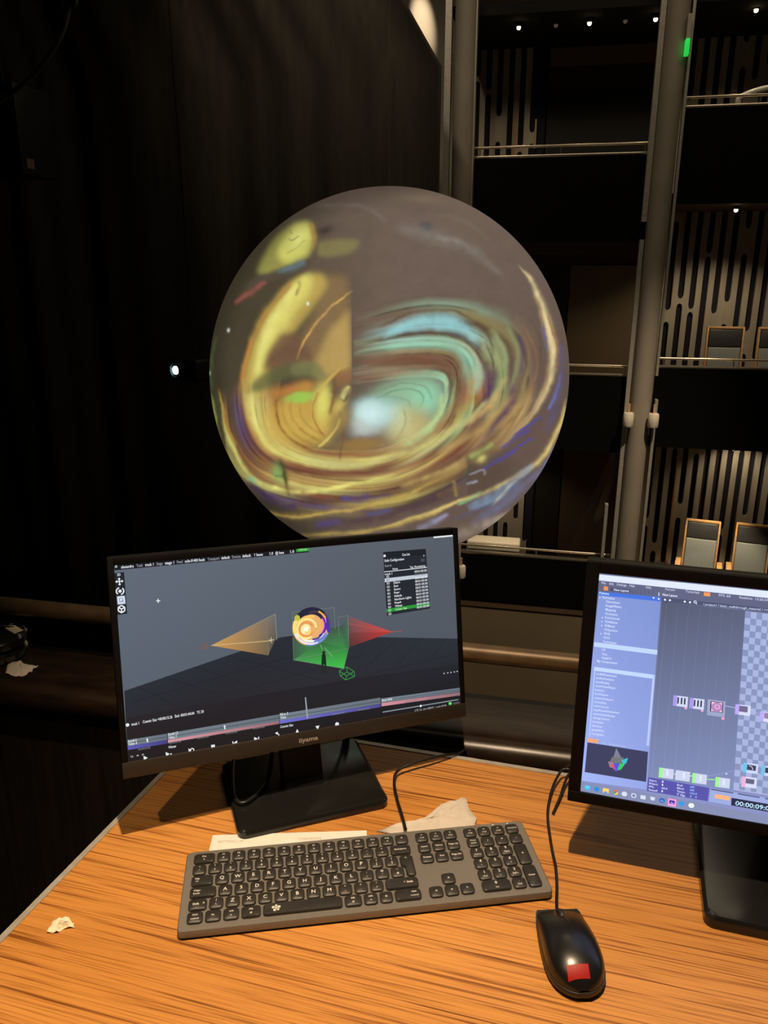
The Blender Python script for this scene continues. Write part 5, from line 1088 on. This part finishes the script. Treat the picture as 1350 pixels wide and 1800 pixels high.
for zz, g_ in ((0.0012, 0.955), (0.004, 1.01), (0.009, 1.035), (0.0112, 1.02), (0.0115, 0.97)):
    v += [Vector((q.x * g_, q.y * g_, zz)) for q in ring]
f = [tuple(range(k))[::-1], tuple(range(4 * k, 5 * k))] + [(a * k + i, a * k + (i + 1) % k, (a + 1) * k + (i + 1) % k, (a + 1) * k + i) for a in range(4) for i in range(k)]
mesh_obj('base', v, f, 'mousebase', mo, 40)
v = []; f = []
for i in range(13):
    t = 0.30 + 0.69 * i / 12; v += [msurf(t, -0.012, 0.00025), msurf(t, 0.012, 0.00025)]
f = [(2 * i, 2 * i + 1, 2 * i + 3, 2 * i + 2) for i in range(12)]
mesh_obj('button_seam', v, f, 'groove', mo)
wz = msurf(0.72, 0).z
MB().lathe([(0.0095, -0.003), (0.0105, -0.0015), (0.0105, 0.0015), (0.0095, 0.003)], 20).xf(Matrix.Translation((0, 0.72 * LX, wz - 0.0065)) @ Matrix.Rotation(math.pi / 2, 4, 'Y')).build('scroll_wheel', 'mousebase', mo, 30)
v = []; f = []
ts, us = np.linspace(-0.87, -0.67, 7), np.linspace(-0.52, 0.24, 7)
def red_pt(px, py):                                        # drop a photo point on the shell
    q = on_z(px, py, 0.03); l_ = mw(mo).inverted() @ q; return l_
for t in ts:
    for u in us:
        hw_, _ = mshape(t); xx = 0.0005 + u * 0.030
        uu = max(-0.98, min(0.98, math.asin(max(-1, min(1, xx / max(hw_, 1e-4)))) / (math.pi / 2))); v.append(msurf(t, uu, 0.0004))
for i in range(6):
    for j in range(6): k = i * 7 + j; f.append((k, k + 1, k + 8, k + 7))
mesh_obj('red_sticker', v, f, 'red', mo, 60)
fx = mw(mo) @ Vector((0, LX, 0.010))
pts = [fx - Vector((0, 0.004, 0)), fx + Vector((0.002, 0.012, -0.002))] + [on_z(x, y, z) for x, y, z in ((979, 1560, 0.005), (977, 1525, 0.004), (970, 1490, 0.003), (963, 1440, 0.003), (965, 1410, 0.004), (973, 1380, 0.010), (985, 1357, 0.016), (992, 1352, 0.018))]
z0 = on_z(994, 1352, 0.018)
pts += [z0 + Vector((0.006, -0.004, 0)), on_z(993, 1375, 0.012), on_z(985, 1400, 0.006), on_z(972, 1430, 0.003)]
o = MB().tube(catmull(pts), 0.0019, 8); mesh_obj('mouse_cable', o.v, o.f, 'cable', mo, 60, world=True)
o = MB().tube(catmull([z0, z0 + Vector((0.02, 0.015, 0.002)), z0 + Vector((0.06, 0.02, -0.004)), z0 + Vector((0.12, 0.0, -0.008))]), 0.0019, 8); mesh_obj('mouse_cable', o.v, o.f, 'cable', mo, 60, world=True)

# ------------------------------------------------------------------ monitor cables
def cable(name, pts, r, parent):
    o = MB().tube(catmull(pts), r, 8); return mesh_obj(name, o.v, o.f, 'cable', parent, 60, world=True)
bk1 = Vector((-math.sin(YB1), math.cos(YB1), 0)); e1 = Vector((math.cos(YB1), math.sin(YB1), 0)); b1 = Vector((-0.121, 0.9915, 0))
l1 = lambda x, y, z: b1 + e1 * x + bk1 * y + Vector((0, 0, z))
cable('power_cable', [l1(-0.03, 0.045, 0.15), l1(-0.034, 0.03, 0.07), l1(-0.046, 0.008, 0.022), l1(-0.066, -0.018, 0.0165), l1(-0.088, -0.034, 0.0165), l1(-0.099, -0.022, 0.0165), l1(-0.096, 0.02, 0.0165), l1(-0.088, 0.068, 0.0165)], 0.0032, m1)
cable('video_cable', [l1(0.07, 0.062, 0.17), l1(0.082, 0.078, 0.08), l1(0.088, 0.082, 0.018), l1(0.096, 0.072, 0.0165)], 0.0032, m1)

# ------------------------------------------------------------------ papers
pa = on_z(379, 1468); 
lf = empty('leaflet', (-0.123, 0.815, 0.0), math.radians(2.6), 'white printed leaflet tucked under the keyboard', 'leaflet')
MB().box(-0.103, 0.103, -0.074, 0.074, 0.0003, 0.0007).build('sheet', 'paper', lf)
gv, gf, gw = glyphs('SETTING UP'); MB().add([(-0.094 + x * 0.0062, 0.0585 + y * 0.0062, 0.00075) for x, y in gv], gf).build('print', 'ink', lf)
gv, gf, gw = glyphs('CONTENTS'); MB().add([(0.012 + x * 0.0058, 0.0590 + y * 0.0058, 0.00075) for x, y in gv], gf).build('print', 'ink', lf)
def crumple(name, outline, m, label, cat, amp, seed, z=0.0, n=5, hall=False):
    rg = random.Random(seed); o_ = [Vector((x, y, 0)) for x, y in outline]; c = sum(o_, Vector()) / len(o_)
    v = [Vector((0, 0, amp))]; f = []; k = len(o_)
    for r in range(1, n + 1):
        for q in o_:
            d = (q - c) * (r / n); v.append(Vector((d.x, d.y, max(0.0006, amp * (1 - (r / n) ** 2) + amp * rg.uniform(-.5, .6) + (amp * rg.uniform(0, .9) if r == n else 0)))))
    for i in range(k): f.append((0, 1 + i, 1 + (i + 1) % k))
    for r in range(n - 1):
        for i in range(k): f.append((1 + r * k + i, 1 + (r + 1) * k + i, 1 + (r + 1) * k + (i + 1) % k, 1 + r * k + (i + 1) % k))
    o = mesh_obj(name, v, f, m, None, 70, label=label, cat=cat); o.location = c + Vector((0, 0, z))
    md = o.modifiers.new('thick', 'SOLIDIFY'); md.thickness = 0.0004; md.offset = 1
    return o
def dens(pts, n=4, seed=1, j=0.0015):
    rg = random.Random(seed); out = []
    for i in range(len(pts)):
        a, b = pts[i], pts[(i + 1) % len(pts)]
        for k in range(n): t = k / n; out.append((a[0] + (b[0] - a[0]) * t + rg.uniform(-j, j) * (k > 0), a[1] + (b[1] - a[1]) * t + rg.uniform(-j, j) * (k > 0)))
    return out
pz = lambda l_: [tuple(on_z(x, y)[:2]) for x, y in l_]
crumple('tissue', dens(pz([(662, 1462), (700, 1450), (745, 1440), (775, 1418), (800, 1408), (818, 1405), (824, 1425), (838, 1444), (820, 1470), (740, 1482)]), 3, 2), 'tissue', 'crumpled white tissue poking out behind the keyboard', 'tissue', 0.004, 4)
crumple('paper_scrap', dens(pz([(83, 1641), (90, 1624), (104, 1616), (122, 1619), (130, 1625), (132, 1632), (112, 1634), (100, 1641)]), 3, 5, 0.0006), 'scrap', 'small torn cream paper scrap on the left of the desk', 'paper scrap', 0.005, 8)
# things on the ledge
hz = lambda x, y, z=0.0: on_z(x, y, z)
crumple('tissue', dens([tuple(hz(x, y)[:2]) for x, y in ((10, 1186), (16, 1168), (30, 1163), (50, 1170), (68, 1172), (56, 1182), (42, 1190), (28, 1190))], 3, 6), 'tissue', 'small grey crumpled tissue on the dark ledge', 'tissue', 0.005, 3)
gd = empty('gadget_case', W(-1.035, 1.195, 0.0), -HY, 'glossy black rounded case with a cream label on the ledge', 'case')
MB().lathe([(0.040, 0.0), (0.052, 0.006), (0.056, 0.018), (0.052, 0.026), (0.050, 0.028)], 28).build('lower_shell', 'gloss', gd, 40)
MB().lathe([(0.050, 0.029), (0.057, 0.033), (0.058, 0.046), (0.050, 0.054), (0.030, 0.057)], 28).build('lid', 'gloss', gd, 40)
MB().tube([(-0.05, -0.02, 0.058), (0.0, 0.0, 0.066), (0.03, 0.02, 0.058)], 0.004, 8).build('handle', 'gloss', gd, 60)
MB().box(-0.018, 0.018, -0.009, 0.009, 0.0, 0.0006).xf(Matrix.Translation((0.034, 0.012, 0.0575)) @ Matrix.Rotation(math.radians(-20), 4, 'Z') @ Matrix.Rotation(math.radians(8), 4, 'Y')).build('label_sticker', 'label', gd)
